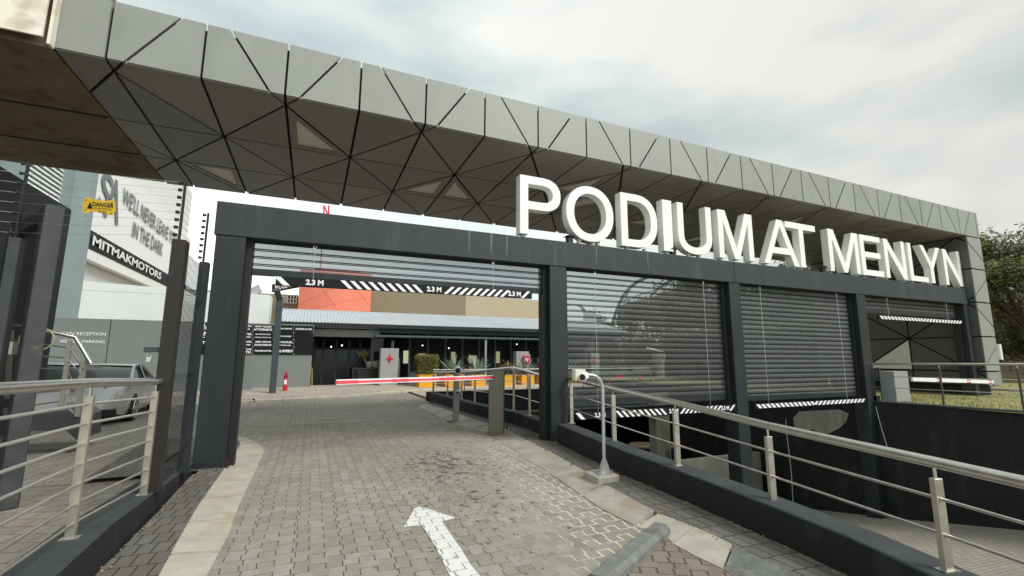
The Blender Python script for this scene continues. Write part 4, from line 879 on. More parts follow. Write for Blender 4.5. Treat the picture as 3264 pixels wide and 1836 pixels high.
t2 = thing('cable_loop', 'pale yellow cable loop hanging round the gate stile', 'cable', (q.x, q.y, q.z)); mb.build('cable', mat('dull yellow cable', (.42, .38, .2), .6), t2)
def epost(name, label, x, y, z0, z1, w_, m, zt, n=8, dx=-.02):
    """fence post with an insulator arm for the electric fence"""
    t = thing(name, label, 'fence post', (x, y, z0))
    MB().bar(Vector((x, y, z0)), Vector((x, y, z1)), w_, w_*.8, (1, 0, 0)).build('steel_post', M[m], t, bevel=.004)
    MB().box(x-.09, x+.09, y-.09, y+.07, z0, z0+.012).build('base_plate', M['steel_dark'], t)
    MB().bar(Vector((x+dx, y, z1-.2)), Vector((x+dx, y, zt)), .03, .02, (1, 0, 0)).build('arm', M['black'], t)
    pts = []
    for i in range(n):
        z = z1+.06+(zt-z1-.09)*i/(n-1); mb = MB().tube([(x+dx-.055, y, z), (x+dx-.02, y, z)], [.020, .014], 8); pts.append(Vector((x+dx-.05, y, z))); mb.build('insulator', M['black'], t)
    return pts
pa = epost('fence_post', 'rust streaked brown fence post at the near end of the mesh panel', -1.31, 5.56, .235, 2.68, .15, 'rust', 3.33)
pb = epost('fence_post', 'charcoal fence post at the far end of the mesh panel beside the gantry', -1.29, 6.62, .18, 2.655, .12, 'steel_dark', 3.29)
pl_ = epost('fence_post', 'dark fence post with insulators beyond the gate at far left', -2.98, 6.5, 0, 2.75, .12, 'gate', 3.62)
t = thing('mesh_fence', 'fine welded mesh fence panel with folded creases between the two posts', 'fence', (-1.3, 6.05, .2))
sheet = MB(); z = .25; ys = (5.64, 6.56)
prof = [(.25, 0), (.42, .0), (.5, .05), (.58, 0), (1.25, 0), (1.33, .05), (1.41, 0), (2.1, 0), (2.18, .05), (2.26, 0), (2.6, 0)]
for (za, oa), (zb, ob) in zip(prof, prof[1:]): sheet.quad((-1.30+oa, ys[0], za), (-1.30+ob, ys[0], zb), (-1.30+ob, ys[1], zb), (-1.30+oa, ys[1], za))
wires = MB()
def ox(z):
    for (za, oa), (zb, ob) in zip(prof, prof[1:]):
        if za <= z <= zb: return oa+(ob-oa)*(z-za)/(zb-za)
    return 0
for i in range(19):
    y = ys[0]+(ys[1]-ys[0])*i/18; wires.tube([(-1.30+o_, y, z_) for z_, o_ in prof], .0035, 4, cap=False)
for i in range(110):
    z_ = .26+i*.0213; wires.tube([(-1.30+ox(z_), ys[0], z_), (-1.30+ox(z_), ys[1], z_)], .0022, 3, cap=False)
wires.build('welded_wires', M['black'], t)
t = thing('electric_fence_wires', 'thin electric fence wires strung between the insulator posts at left', 'wires', pa[0])
mb = MB()
for i in range(8):
    far = Vector((-9, 6.3, pl_[i].z+.12)); mb.tube([far, pl_[i]], .0018, 4, cap=False)
    mid = pl_[i].lerp(pa[i], .5)-Vector((0, 0, .01)); mb.tube([pl_[i], mid, pa[i]], .0018, 4, cap=False); mb.tube([pa[i], pb[i]], .0018, 4, cap=False)
mb.build('strand', M['galv'], t)
t = thing('warning_sign', 'yellow plastic electric fence warning sign hanging on the wires', 'sign', (0, 0, 0))
def wplane(u, v):      # plane of the wires pl_ - pa
    k_ = 3264/2576; dd = AR*((u*k_-1632)/F_PX)+AU*(-(v*k_-918)/F_PX)+AF; d_ = (pa[0]-pl_[0]); nrm = Vector((-d_.y, d_.x, 0)).normalized()
    tt = nrm.dot(pl_[0]-EYE)/nrm.dot(dd); return EYE+dd*(tt*.995)
c0, c1, c2, c3 = [wplane(*p) for p in ((210, 497), (288, 505), (290, 541), (207, 534))]
ws = [(210, 505), (213, 497), (225, 497), (229, 501), (268, 505), (273, 503), (288, 505), (289, 530), (283, 541), (272, 541), (265, 537), (229, 532), (222, 536), (211, 535), (207, 530)]
nrm_ = (c1-c0).cross(c3-c0).normalized(); 
if nrm_.dot(EYE-c0) < 0: nrm_ = -nrm_
MB().prism([wplane(*p) for p in ws], -nrm_*.006).build('plate', M['warn'], t)
ctr = (c0+c1+c2+c3)/4; rt_ = (c1-c0).normalized(); upv = (c0-c3).normalized(); W_ = (c1-c0).length
mb = MB(); put_text(mb, 'DANGER', W_*.17, ctr+rt_*W_*.13+upv*W_*.05+nrm_*.003, rt_, upv, bold=.02); mb.build('lettering', M['black'], t); mb = MB(); put_text(mb, 'GEVAAR INGOZI', W_*.075, ctr+rt_*W_*.13-upv*W_*.06+nrm_*.003, rt_, upv)
put_text(mb, 'ELECTRIC', W_*.06, ctr+rt_*W_*.13-upv*W_*.15+nrm_*.003, rt_, upv, bold=.02)
cc = ctr-rt_*W_*.28+nrm_*.003; mb.add([cc+rt_*x*W_+upv*y*W_ for x, y in ((-.09, -.10), (.10, -.09), (.0, .11))], [(0, 1, 2)])
for sx_, sy_ in ((-.42, .15), (.42, .13), (-.42, -.15), (.42, -.16)): 
    cc = ctr+rt_*W_*sx_+upv*W_*sy_+nrm_*.003; mb.add([cc+rt_*W_*.02*math.cos(a)+upv*W_*.02*math.sin(a) for a in [i*PI/4 for i in range(8)]], [tuple(range(8))])
mb.build('lettering', M['black'], t)
t = thing('padlock', 'padlock on a hasp at the near fence post', 'padlock', (-1.42, 5.53, 1.5))
q = at(480*.2647*1.0, 0, Y=5.5) if False else Vector((-1.44, 5.5, 1.53))
MB().box(q.x-.05, q.x+.06, q.y-.02, q.y+.02, q.z+.01, q.z+.06).build('hasp', M['gate'], t); MB().box(q.x-.03, q.x+.02, q.y-.015, q.y+.015, q.z-.09, q.z-.03).build('lock_body', M['galv'], t, bevel=.006)
MB().tube([(q.x-.005+.02*math.cos(a), q.y, q.z-.03+.035*math.sin(a)) for a in [i*PI/8 for i in range(9)]], .005, 6).build('shackle', M['galv'], t)

# ================================================================== BARRIERS, CAMERAS
t = thing('barrier_cabinet', 'brown-grey steel boom barrier cabinet beside the driveway', 'cabinet', (3.4, 8.6, 0))
c = (3.25, 8.50); MB().hexa([(3.24, 8.62, 0), (3.52, 8.50, 0), (3.66, 8.80, 0), (3.38, 8.92, 0)], [(3.24, 8.62, 1.22), (3.52, 8.50, 1.26), (3.66, 8.80, 1.26), (3.38, 8.92, 1.22)]).build('housing', mat('bronze steel', (.17, .15, .115), .4, metal=.6, var=.1, scale=3), t, bevel=.01)
MB().tube([(3.72, 8.86, .02), (3.76, 8.85, .25), (3.80, 8.8, .40), (3.95, 8.75, .36), (4.05, 8.8, .33)], .012, 6).build('cable', M['black'], t)
ba, bb = at(845, 962, Z=1.11), at(1238, 948, Z=1.11); bb = Vector((3.30, 8.55, 1.115)); ba = Vector((at(845, 962, Z=1.11).x, at(845, 962, Z=1.11).y, 1.11))
t = thing('boom_arm', 'red and white lit boom barrier arm across the driveway', 'barrier', bb)
bd = (ba-bb).normalized(); bs = Vector((-bd.y, bd.x, 0)); LB = (ba-bb).length
if bs.dot(EYE-bb) < 0: bs = -bs
MB().bar(bb, ba, .045, .085).build('arm', M['whitepaint'], t, bevel=.006)
mb = MB()
def bseg(a_, b_, h0, h1, mb_, off=.024): 
    p, q = bb+bd*a_*LB+bs*off, bb+bd*b_*LB+bs*off; mb_.quad(p+Z*h0, q+Z*h0, q+Z*h1, p+Z*h1)
for a_, b_ in ((0, .07), (.28, .40), (.60, .70), (.885, 1.0)): bseg(a_, b_, -.024, .024, mb)
for a_, b_ in ((.07, .28), (.40, .60), (.70, .885)): bseg(a_, b_, -.019, .017, mb)
mb.build('red_band', M['red'], t)
mb = MB()
for i in range(74):
    f = .03+i*.0131; p = bb+bd*f*LB+bs*.026; r_ = .006; mb.quad(p+Z*-r_-bd*r_, p+Z*-r_+bd*r_, p+Z*r_+bd*r_, p+Z*r_-bd*r_)
ld = mb.build('led_dots', M['led'], t); ld['kind'] = 'stuff'
t = thing('camera_post', 'square grey camera post behind the boom arm', 'camera post', (3.23, 10.8, 0))
MB().box(3.17, 3.30, 10.74, 10.86, 0, 1.10).build('post', M['greywall2'], t, bevel=.008); MB().box(3.04, 3.43, 10.66, 10.94, 0, .02).build('base_plate', M['gate'], t)
def camera(cx, cy, cz, r, parent, L_=.2, dirv=(-.3, -1, -.1), hood=True):
    d = Vector(dirv).normalized(); c = Vector((cx, cy, cz))
    MB().tube([c+d*L_*.5, c+d*L_*.45, c-d*L_*.4, c-d*L_*.5], [r*.96, r, r, r*.6], 16).build('camera_body', M['white'], parent, smooth=True)
    MB().tube([c+d*L_*.45, c+d*(L_*.5+.012)], [r*.78, r*.74], 14).build('lens', M['black'], parent)
camera(3.22, 10.66, 1.20, .085, t, .22); camera(3.24, 10.70, .68, .05, t, .12)
t = thing('camera_pole', 'bent galvanised pole on a concrete block carrying a white bullet camera', 'camera pole', (3.62, 5.3, 0))
pb_ = at(1513, 1187, Z=.13); 
bl = [at(*CZ1(*p), Z=.12) for p in ((437, 787), (340, 742), (395, 728), (535, 720), (583, 768))]
c0, c1, c3 = at(*CZ1(437, 790), Z=.12), at(*CZ1(335, 742), Z=.12), at(*CZ1(583, 768), Z=.12); c2 = c3+(c1-c0)
MB().hexa([(p.x, p.y, -.02) for p in (c0, c3, c2, c1)], [(p.x, p.y, .12) for p in (c0, c3, c2, c1)]).build('concrete_block', M['kerb2'], t, bevel=.012)
k0, k1, k3 = at(*CZ1(445, 768), Z=.13), at(*CZ1(405, 742), Z=.13), at(*CZ1(545, 752), Z=.13); k2 = k3+(k1-k0)
MB().hexa([(p.x, p.y, .121) for p in (k0, k3, k2, k1)], [(p.x, p.y, .133) for p in (k0, k3, k2, k1)]).build('base_plate', M['galv'], t)
bx = (k0+k1+k2+k3)/4; bx.z = .13
def PY(a, b): return at(*CZ1(a, b), Y=bx.y)
pp = [PY(480, 750), PY(473, 500), PY(468, 220), PY(463, 165), PY(450, 132), PY(425, 107), PY(395, 97), PY(360, 95)]
MB().tube(pp, .022, 12).build('pole', M['galv'], t, smooth=True)
mb = MB(); mid = pp[0]
for an in (0, PI/2, PI, 3*PI/2):
    u_ = Vector((math.cos(an+.4), math.sin(an+.4), 0)); v_ = Vector((-u_.y, u_.x, 0))*.003
    mb.prism([Vector((mid.x, mid.y, .133))+u_*.018-v_, Vector((mid.x, mid.y, .133))+u_*.085-v_, Vector((mid.x, mid.y, .30))+u_*.018-v_], v_*2)
mb.build('gusset', M['galv'], t)
cc = PY(343, 105); camera(cc.x, cc.y, cc.z, .048, t, .13, (-.75, -.6, -.12))
a = PY(288, 58); b = PY(318, 135); MB().box(a.x, b.x, bx.y+.02, bx.y+.10, b.z, a.z).build('bracket', M['cream'], t, bevel=.004)
a = PY(320, 58); b = PY(368, 142); MB().box(a.x, b.x, bx.y+.05, bx.y+.06, b.z, a.z).build('back_plate', M['cream'], t)
# right: barrier + cabinet near the leg
q = at(*CE(390, 1408), Z=.40); a = at(*CE(330, 1190), Y=q.y); b = at(*CE(430, 1190), Y=q.y)
t = thing('barrier_cabinet', 'pale grey boom barrier cabinet behind the railing near the panelled leg', 'cabinet', q)
MB().box(a.x, b.x, q.y, q.y+.35, .40, a.z).build('housing', M['greywall2'], t, bevel=.01)
ra, rb = at(*CE(460, 1246), Y=q.y-.03), at(*CE(1035, 1265), X=b.x+2.1)
t = thing('boom_arm', 'short white boom arm with red end bands in front of the panelled leg', 'barrier', ra)
rb = Vector((ra.x+2.9, 0, 0)); dd = at(*CE(1035, 1265), Y=q.y-.4); MB().bar(ra, dd, .05, .10).build('arm', M['whitepaint'], t, bevel=.005)
mb = MB()
for f in (.33, .70, .98):
    p = ra.lerp(dd, f); q_ = ra.lerp(dd, f-.05); o_ = Vector((0, -.028, 0)); 
    for h0, h1 in ((-.045, -.02), (.02, .045)): mb.quad(p+o_+Z*h0, q_+o_+Z*h0, q_+o_+Z*h1, p+o_+Z*h1)
mb.build('red_band', M['red'], t)
t = thing('security_camera', 'white tubular camera on the outer side of the panelled leg', 'camera', at(*CE(1085, 1060), X=19.9))
q = at(*CE(1082, 1060), X=19.9); MB().tube([q+Vector((0, 0, .28)), q-Vector((0, 0, .2))], .07, 10).build('tube_body', M['whitepaint'], t); MB().tube([q-Vector((0, 0, .2)), q-Vector((0, 0, .3))], .06, 10).build('lens_hood', M['black'], t)

# ================================================================== FAR BUILDINGS (left)
def pbox(mb, u0, v0, u1, v1, Y, dy):
    """box whose front face stands on the plane Y, from the pixel corners"""
    a, b = at(u0, v0, Y=Y), at(u1, v1, Y=Y); return mb.box(min(a.x, b.x), max(a.x, b.x), Y, Y+dy, min(a.z, b.z), max(a.z, b.z))
YW = 22.0
t = thing('sign_wall', 'long blue-grey boundary wall lettered for reception and visitor parking', 'wall', (-4, YW, 0))
xr = at(790, 820, Y=YW).x; xl = at(120, 797, Y=YW).x
MB().box(-14, xr, YW, YW+.25, -.1, 2.90).build('wall', M['greywall'], t, bevel=.01)
xj = at(274, 850, Y=YW).x; MB().box(xj-.012, xj+.012, YW-.003, YW+.01, 0, 2.9).build('joint', M['gap'], t)
mb = MB()
p, q = at(150, 837, Y=YW-.02), at(268, 843, Y=YW-.02)
put_text(mb, 'MAIN RECEPTION', (q.x-p.x)/8.2, ((p.x+q.x)/2, YW-.02, (p.z+q.z)/2), (1, 0, 0), (0, 0, 1), bold=.012)
p, q = at(147, 857, Y=YW-.02), at(267, 862, Y=YW-.02)
put_text(mb, 'VISITOR PARKING', (q.x-p.x)/8.5, ((p.x+q.x)/2, YW-.02, (p.z+q.z)/2), (1, 0, 0), (0, 0, 1), bold=.012)
mb.build('lettering', M['whitepaint'], t)
t = thing('kerb_upstand', 'cream kerb strip at the foot of the long grey sign wall', 'kerb', (-4, YW-.1, 0)); MB().box(-12, at(640, 990, Y=YW).x, YW-.3, YW-.0, 0, .14).build('upstand', M['kerb'], t)
t = thing('directory_board', 'black directory board of small tenant plates with white lettering on the grey wall', 'sign', (-2, YW, 2))
cols = [(484, 532), (535, 583), (586, 634), (637, 686), (688, 737.5), (740, 788)]; rows = [(819, 837), (838, 856), (857, 874), (875, 892)]
TX = {(0, 0): ['LEVEL 1', 'OFFICES'], (0, 1): ['SMART', 'AC'], (0, 2): ['ELITE'], (1, 0): ['LAW'], (2, 0): ['OLD HEALTH', 'LIFE PLANNING'], (2, 1): ['LEGO DNA', 'BEAUTY STUDIO'], (2, 2): ['OLD MUTUAL', 'FINANCE ADVISE'], (2, 3): ['OLD MUTUAL', 'WEALTH'],
      (3, 0): ['ARNO VILJOEN', 'ATTORNEYS'], (3, 1): ['BIG TIME STRATEGIC', 'CONSULTANTS (PTY) LTD'], (3, 2): ['SEEFF HEALTH', 'INVESTMENTS'], (3, 3): ['TRANSCAPITAL'], (4, 0): ['MERIDIAN GROUP'], (4, 1): ['CAPITEC BUSINESS'], (4, 2): ['OLD MUTUAL', 'SHORT DIVISION (BB)'], (4, 3): ['MALAMBO'], (5, 0): ['AVONA & CIA']}
for i, (u0, u1) in enumerate(cols):
    for j, (v0, v1) in enumerate(rows):
        a, b = at(u0, 0, Y=YW-.03), at(u1, 0, Y=YW-.03); base = at(760, v0, Y=YW-.03).z; bot = at(760, v1, Y=YW-.03).z
        sh = 0
        x0 = at(u0, (v0+v1)/2, Y=YW-.03).x; x1 = at(u1, (v0+v1)/2, Y=YW-.03).x
        o = MB().box(x0, x1, YW-.04, YW-.015, bot, base-.01).build('name_plate', M['blackpaint'], t)
        if (i, j) in TX:
            ln = TX[(i, j)]
            for k_, s_ in enumerate(ln): mb = MB(); put_text(mb, s_, min(.15, (x1-x0)*1.5/len(s_)), ((x0+x1)/2, YW-.046, (bot+base)/2+(.065*(len(ln)-1))-.13*k_), (1, 0, 0), (0, 0, 1), bold=.045); mb.build('lettering', M['whitepaint'], o)
        MB().box(x0-.01, x0+.02, YW-.05, YW-.04, bot, bot+.03).build('stud', M['galv'], o)
# pale block building above the wall
t = thing('pale_building', 'plain pale grey block building rising behind the sign wall', 'building', (-6, 25, 0))
a = at(165, 705, Y=25); b = at(681, 742, Y=25); c = at(692, 752, X=b.x)
MB().box(-22, b.x, 25, 26.3, 0, b.z).build('front_wall', M['palewall'], t); MB().prism([(a.x-.2, 24.99, b.z-.2), (b.x-3, 24.99, b.z-.2), (b.x-3, 24.99, b.z+.02), (a.x-.2, 24.99, a.z+.05)], (0, .3, 0)).build('parapet', M['palewall'], t)
q = at(637, 738, Y=25.5); tt_ = thing('roof_ventilator', 'small grey tilted ventilator on the roof of the pale block building', 'ventilator', (q.x, 25.5, b.z))
MB().prism([(q.x-.35, 25.5, b.z), (q.x+.1, 25.5, b.z), (q.x+.35, 25.5, b.z+.25), (q.x+.2, 25.5, b.z+.55), (q.x-.15, 25.5, b.z+.35)], (0, .4, 0)).build('cowl', M['slab'], tt_)
t = thing('downpipe', 'grey rectangular downpipe at the left end of the pale building', 'downpipe', at(158, 780, Y=24.9))
a = at(150, 705, Y=24.9); b = at(166, 797, Y=24.9); MB().box(a.x, b.x, 24.8, 24.95, 0, a.z).build('pipe', M['greywall2'], t)
# billboard wall (faces +X) and billboard
XB = -12.0
t = thing('side_building', 'tall pale grey side wall carrying the big billboard', 'building', (XB, 45, 0))
y0, y1 = at(206, 600, X=XB).y, at(484, 640, X=XB).y
MB().box(XB-8, XB-.6, y0-5, y1, 0, at(484, 462, X=XB).z).build('wall', M['palewall'], t)
ba_, bb_ = at(208, 640, X=XB).y, at(478, 640, X=XB).y
zb = at(207, 644, X=XB).z; zs1 = at(212, 560, X=XB).z; zs0 = at(207, 598, X=XB).z; zt = at(340, 465, X=XB).z
t = thing('billboard', 'big white billboard with a grey diagonal figure and dark strip, on the side building', 'billboard', (XB, ba_, zb))
MB().box(XB-.5, XB-.05, ba_, bb_, zb, zt).build('board', M['white_side'], t)
p0 = at(212, 560, X=XB); p1 = at(206, 622, X=XB)
zA, zB_ = at(238, 575, X=XB).z, at(232, 620, X=XB).z
ztop_strip = at(220, 580, X=XB).z; ybeg = ba_
MB().box(XB-.05, XB-.02, ba_, bb_, at(211, 618, X=XB).z, at(217, 548+23, X=XB).z).build('dark_strip', M['blackpaint'], t)
zs_lo, zs_hi = at(211, 618, X=XB).z, at(217, 571, X=XB).z
mb = MB()
def bb_text(s, u0, v0, u1, v1, hgt, bold=.03):
    a_, b_ = at(u0, v0, X=XB+.02), at(u1, v1, X=XB+.02); vs, fs = text_mb(s, 1, bold=bold); xs_ = [v.x for v in vs]; wd = max(xs_)-min(xs_)
    k = (b_.y-a_.y)/wd; mid_ = (a_+b_)/2
    mb.add([(XB+.02, mid_.y+v.x*k, mid_.z+v.y*hgt) for v in vs], fs)
mb = MB(); bb_text('MITMAKMOTORS', 233, 602, 405, 698, (zs_hi-zs_lo)*.72, .03); mb.build('white_lettering', M['whitepaint'], t)
mb = MB(); bb_text("WE'LL NEVER LEAVE YOU", 311, 490, 445, 612, 1.55, .02); bb_text('IN THE DARK', 335, 570, 409, 637, 1.5, .02)
M['sgrey'] = mat('grey print', (.16, .17, .19), .6)
mb.build('grey_lettering', M['sgrey'], t)
def XBp(u, v): return at(u, v, X=XB+.01)
def glyph_fit(mb, ch, u0, u1, ptop, pbot):
    vs, fs = text_mb(ch, 1, bold=.015); xs_ = [v.x for v in vs]; ys_ = [v.y for v in vs]; ya_, yb_ = at(u0, 500, X=XB).y, at(u1, 500, X=XB).y; za_, zb2 = XBp(*pbot).z, XBp(*ptop).z
    mb.add([(XB+.02, ya_+(v.x-min(xs_))/(max(xs_)-min(xs_))*(yb_-ya_), za_+(v.y-min(ys_))/(max(ys_)-min(ys_))*(zb2-za_)) for v in vs], fs)
mb = MB(); glyph_fit(mb, 'S', 248, 280, (268, 432), (262, 535)); mb.build('grey_print', M['sgrey'], t)
mb = MB(); glyph_fit(mb, 'A', 266, 306, (293, 452), (288, 562))
mb.build('grey_print', M['sgrey'], t)
# teal column + louvred wall
t = thing('teal_building', 'pale teal building edge with a white louvred grille at the far left', 'building', (-9, 23, 0))
a, b = at(165, 600, Y=22.6), at(207, 600, Y=22.6)
MB().box(a.x, b.x, 22.6, 23.2, 2.9, 11.5).build('column', M['teal'], t); MB().box(-9.05, a.x, 12, 22.6, 2.95, 11.5).build('wall', M['teal'], t)
mb = MB(); ya, yb = at(60, 480, X=-9.0).y, at(143, 520, X=-9.0).y; z = at(100, 560, X=-9.0).z
while z < 9.5: mb.prism([(-9.0, ya, z), (-8.93, ya, z), (-8.99, ya, z+.1)], (0, yb-ya, 0)); z += .17
mb.build('louvre', M['palewall'], t)
t = thing('cladding_wall', 'tall dark cladding wall behind the open gate at far left', 'wall', (-5.3, 9, 0))
yf = at(180, 528, X=-5.3).y; zt_ = at(180, 528, X=-5.3).z
MB().box(-5.6, -5.3, 4.5, yf, -.02, zt_).build('cladding', mat('dark cladding', (.035, .037, .04), .7, var=.15), t)

# ---- brown mall building and red block
YM = 48.0
t = thing('mall_building', 'large olive and tan plastered mall building behind the restaurant roof', 'building', (10, YM, 0))
zr = at(935, 735, Y=YM).z
def X(u, v=740, Y=YM): return at(u, v, Y=Y).x
MB().box(X(600), X(748), YM+1, YM+20, 0, at(730, 738, Y=YM).z).build('wall', M['brown'], t)
MB().box(X(925), X(1172), YM, YM+20, 0, at(1000, 722, Y=YM).z).build('wall', M['brown'], t)
MB().hexa([(X(1172), YM+.1, 0), (X(1500), YM+6, 0), (X(1500), YM+26, 0), (X(1172), YM+20, 0)], [(X(1172), YM+.1, at(1172, 737, Y=YM).z), (X(1500), YM+6, at(1172, 737, Y=YM).z), (X(1500), YM+26, at(1172, 737, Y=YM).z), (X(1172), YM+20, at(1172, 737, Y=YM).z)]).build('tan_wall', M['tan'], t)
MB().hexa([(X(1150), YM+2, 0), (X(1560), YM+9, 0), (X(1560), YM+26, 0), (X(1150), YM+20, 0)], [(X(1150), YM+2, at(1172, 725, Y=YM).z), (X(1560), YM+9, at(1172, 725, Y=YM).z), (X(1560), YM+26, at(1172, 725, Y=YM).z), (X(1150), YM+20, at(1172, 725, Y=YM).z)]).build('roof_band', M['slab'], t)
mb = MB(); mg = MB()
for u0, v0, u1, v1 in ((705, 745, 719, 762), (724, 742, 745, 763)): pbox(mg, u0, v0, u1, v1, YM+.9, .08)
w_ = mg.build('window', M['glass_dark'], t)
for u0, v0, u1, v1 in ((705, 745, 719, 762), (724, 742, 745, 763)):
    a, b = at(u0, v0, Y=YM+.85), at(u1, v1, Y=YM+.85)
    for i in range(4): x = a.x+(b.x-a.x)*i/3; mb.box(x-.045, x+.045, YM+.8, YM+.88, b.z, a.z)
    for i in range(3): z = b.z+(a.z-b.z)*i/2; mb.box(a.x, b.x, YM+.8, YM+.88, z-.04, z+.04)
mb.build('frame', M['palewall'], w_)
t = thing('red_block', 'coral red curved wall block with faint diagonal joints above the metal roof', 'building', (0, YM-2, 0))
a, b = at(748, 786, Y=YM-2), at(931, 790, Y=YM-2); zt = at(840, 683, Y=YM-2).z
n = 10; mb = MB(); 
for i in range(n):
    x0, x1 = a.x+(b.x-a.x)*i/n, a.x+(b.x-a.x)*(i+1)/n; f = lambda s: YM-2-1.2*math.sin(PI*s)
    mb.hexa([(x0, f(i/n), 0), (x1, f((i+1)/n), 0), (x1, YM+8, 0), (x0, YM+8, 0)], [(x0, f(i/n), zt), (x1, f((i+1)/n), zt), (x1, YM+8, zt), (x0, YM+8, zt)])
mb.build('red_wall', M['redwall'], t)
mb = MB()
def onr(s, z): return Vector((a.x+(b.x-a.x)*s, YM-2-1.2*math.sin(PI*s)-.012, z))
for s0, z0, s1, z1 in ((.0, zt-3.4, .9, zt-.2), (.1, zt, .62, zt-4.6), (.5, zt, 1, zt-3.2), (.02, zt-4, 1, zt-2.3), (.4, zt-4.4, 1, zt-3.6)):
    P = [onr(s0+(s1-s0)*i/10, z0+(z1-z0)*i/10) for i in range(11)]
    mb.tube(P, .012, 4)
mb.build('joint', mat('joint red', (.72, .17, .11), .8), t)
t = thing('red_roof_mast', 'thin red lattice mast above the roofs', 'mast', at(820, 520, Y=70)); mb = MB()
p, q = at(815, 545, Y=70), at(827, 545, Y=70); r_, s_ = at(815, 517, Y=70), at(827, 517, Y=70)
mb.tube([p, r_], .11, 5).tube([q, s_], .11, 5).tube([r_, q], .11, 5); mb.tube([(p.x, 70, 0), p], .08, 5); mb.build('mast', M['red'], t)
t = thing('shop_banner', 'black shop banner with white capital lettering above the lamp post', 'sign', at(710, 722, Y=44)); 
a, b, c, d_ = at(684, 715, Y=44), at(764, 702, Y=49), at(764, 720, Y=49), at(684, 735, Y=44)
MB().prism([a, b, c, d_], (0, .3, 0)).build('panel', M['blackpaint'], t); rt2 = (b-a).normalized()
mb = MB(); put_text(mb, 'WOOLWORTHS', .72, (a+b+c+d_)/4+Vector((0, -.1, 0)), rt2, (0, 0, 1), bold=.02, xs=.9); mb.build('lettering', M['whitepaint'], t)
t = thing('far_brown_building', 'low brown building far behind the pale block', 'building', (-8, 70, 0))
MB().box(at(600, 735, Y=70).x-20, at(690, 735, Y=70).x+3, 70, 80, 0, at(650, 737, Y=70).z).build('wall', M['brown'], t)

# ---- restaurant
YR = 23.2
rest = thing('restaurant', 'long low restaurant with grey corrugated roof and dark glazed front', 'restaurant', (8, YR, 0))
ez, rz_ = at(1000, 818, Y=YR-.8).z, at(1000, 792, Y=YR+2.4).z
xL, xR = at(697, 800, Y=YR-.8).x, 17.2
n = int((xR-xL)/.145); vs = []; fs = []
mb = MB()
for i in range(n+1):
    x = xL+(xR-xL)*i/n
    for dx, dz in ((0, 0), (.045, .035), (.075, .035), (.11, 0)):
        vs += [(x+dx, YR-.8, ez+dz), (x+dx, YR+2.4, rz_+dz)]
for i in range(len(vs)//2-1): fs.append((2*i, 2*i+2, 2*i+3, 2*i+1))
mb.add(vs, fs).box(xL, xR, YR+2.4, YR+2.55, rz_-.1, rz_+.10); mb.build('corrugated_roof', mat('corrugated grey roof', (.48, .51, .53), .5, metal=.1, var=.08, scale=1.5), rest)
MB().box(xL, xR+.1, YR-.93, YR-.8, ez-.17, ez+.0).build('gutter', M['steel_dark'], rest)
xe = at(957, 830, Y=YR-.4).x
MB().box(xL, xe, YR-.3, YR+.0, at(800, 846, Y=YR-.3).z, ez-.1).build('upper_wall', mat('grey green plaster', (.36, .385, .375), .8), rest)
MB().box(xe, xR, YR-.45, YR-.35, at(1200, 843, Y=YR-.45).z, ez-.12).build('fascia_board', M['mullion'], rest)
za = at(1000, 846, Y=YR-1.2).z; MB().box(at(945, 845, Y=YR-1.2).x, xR, YR-1.2, YR-.35, za-.04, za+.05).build('awning_gutter', M['mullion'], rest)
fl = .22; gz = at(1100, 848, Y=YR).z
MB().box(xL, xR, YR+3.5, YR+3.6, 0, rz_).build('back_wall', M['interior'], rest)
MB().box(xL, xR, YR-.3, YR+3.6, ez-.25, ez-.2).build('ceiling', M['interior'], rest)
MB().box(xL, xR, YR-.3, YR+3.6, fl-.12, fl).build('floor', M['interior'], rest)
xg = at(1030, 900, Y=YR).x
mb = MB()
x = xg
while x < xR: mb.box(x-.04, x+.04, YR-.0, YR+.08, fl, gz+.2); x += .92
mb.box(xg, xR, YR, YR+.07, fl, fl+.55).build('mullion', M['mullion'], rest)
MB().box(xg, xR, YR+.03, YR+.045, fl+.5, gz+.2).build('glazing', M['pane'], rest)
for xx, w_, h_ in ((.3, .3, .75), (1.15, .42, .6), (3.1, .25, .7), (4.2, .5, .5), (5.9, .3, .75), (8.0, .3, .6)):
    MB().box(xg+xx, xg+xx+w_, YR+3.3, YR+3.35, fl+.9, fl+.9+h_).build('lit_window_beyond', M['glowwin'], rest)
mb = MB()
for i in range(9): mb.box(xg+.1+i*1.05, xg+.9+i*1.05, YR+2.0, YR+2.4, fl, fl+.95)
mb.build('seating', mat('dark red seat', (.10, .015, .015), .6), rest)
mb = MB()
for u, v in ((833, 872), (860, 869), (948, 858), (999, 878), (1063, 869), (1129, 876), (1300, 866), (1092, 850), (889, 880)):
    q = at(u, v, Y=YR+1.2); mb.lathe([(.001, -.035), (.035, 0), (.001, .035)], (q.x, q.y, q.z), 8)
mb.build('pendant_bulb', M['lampwhite'], rest)
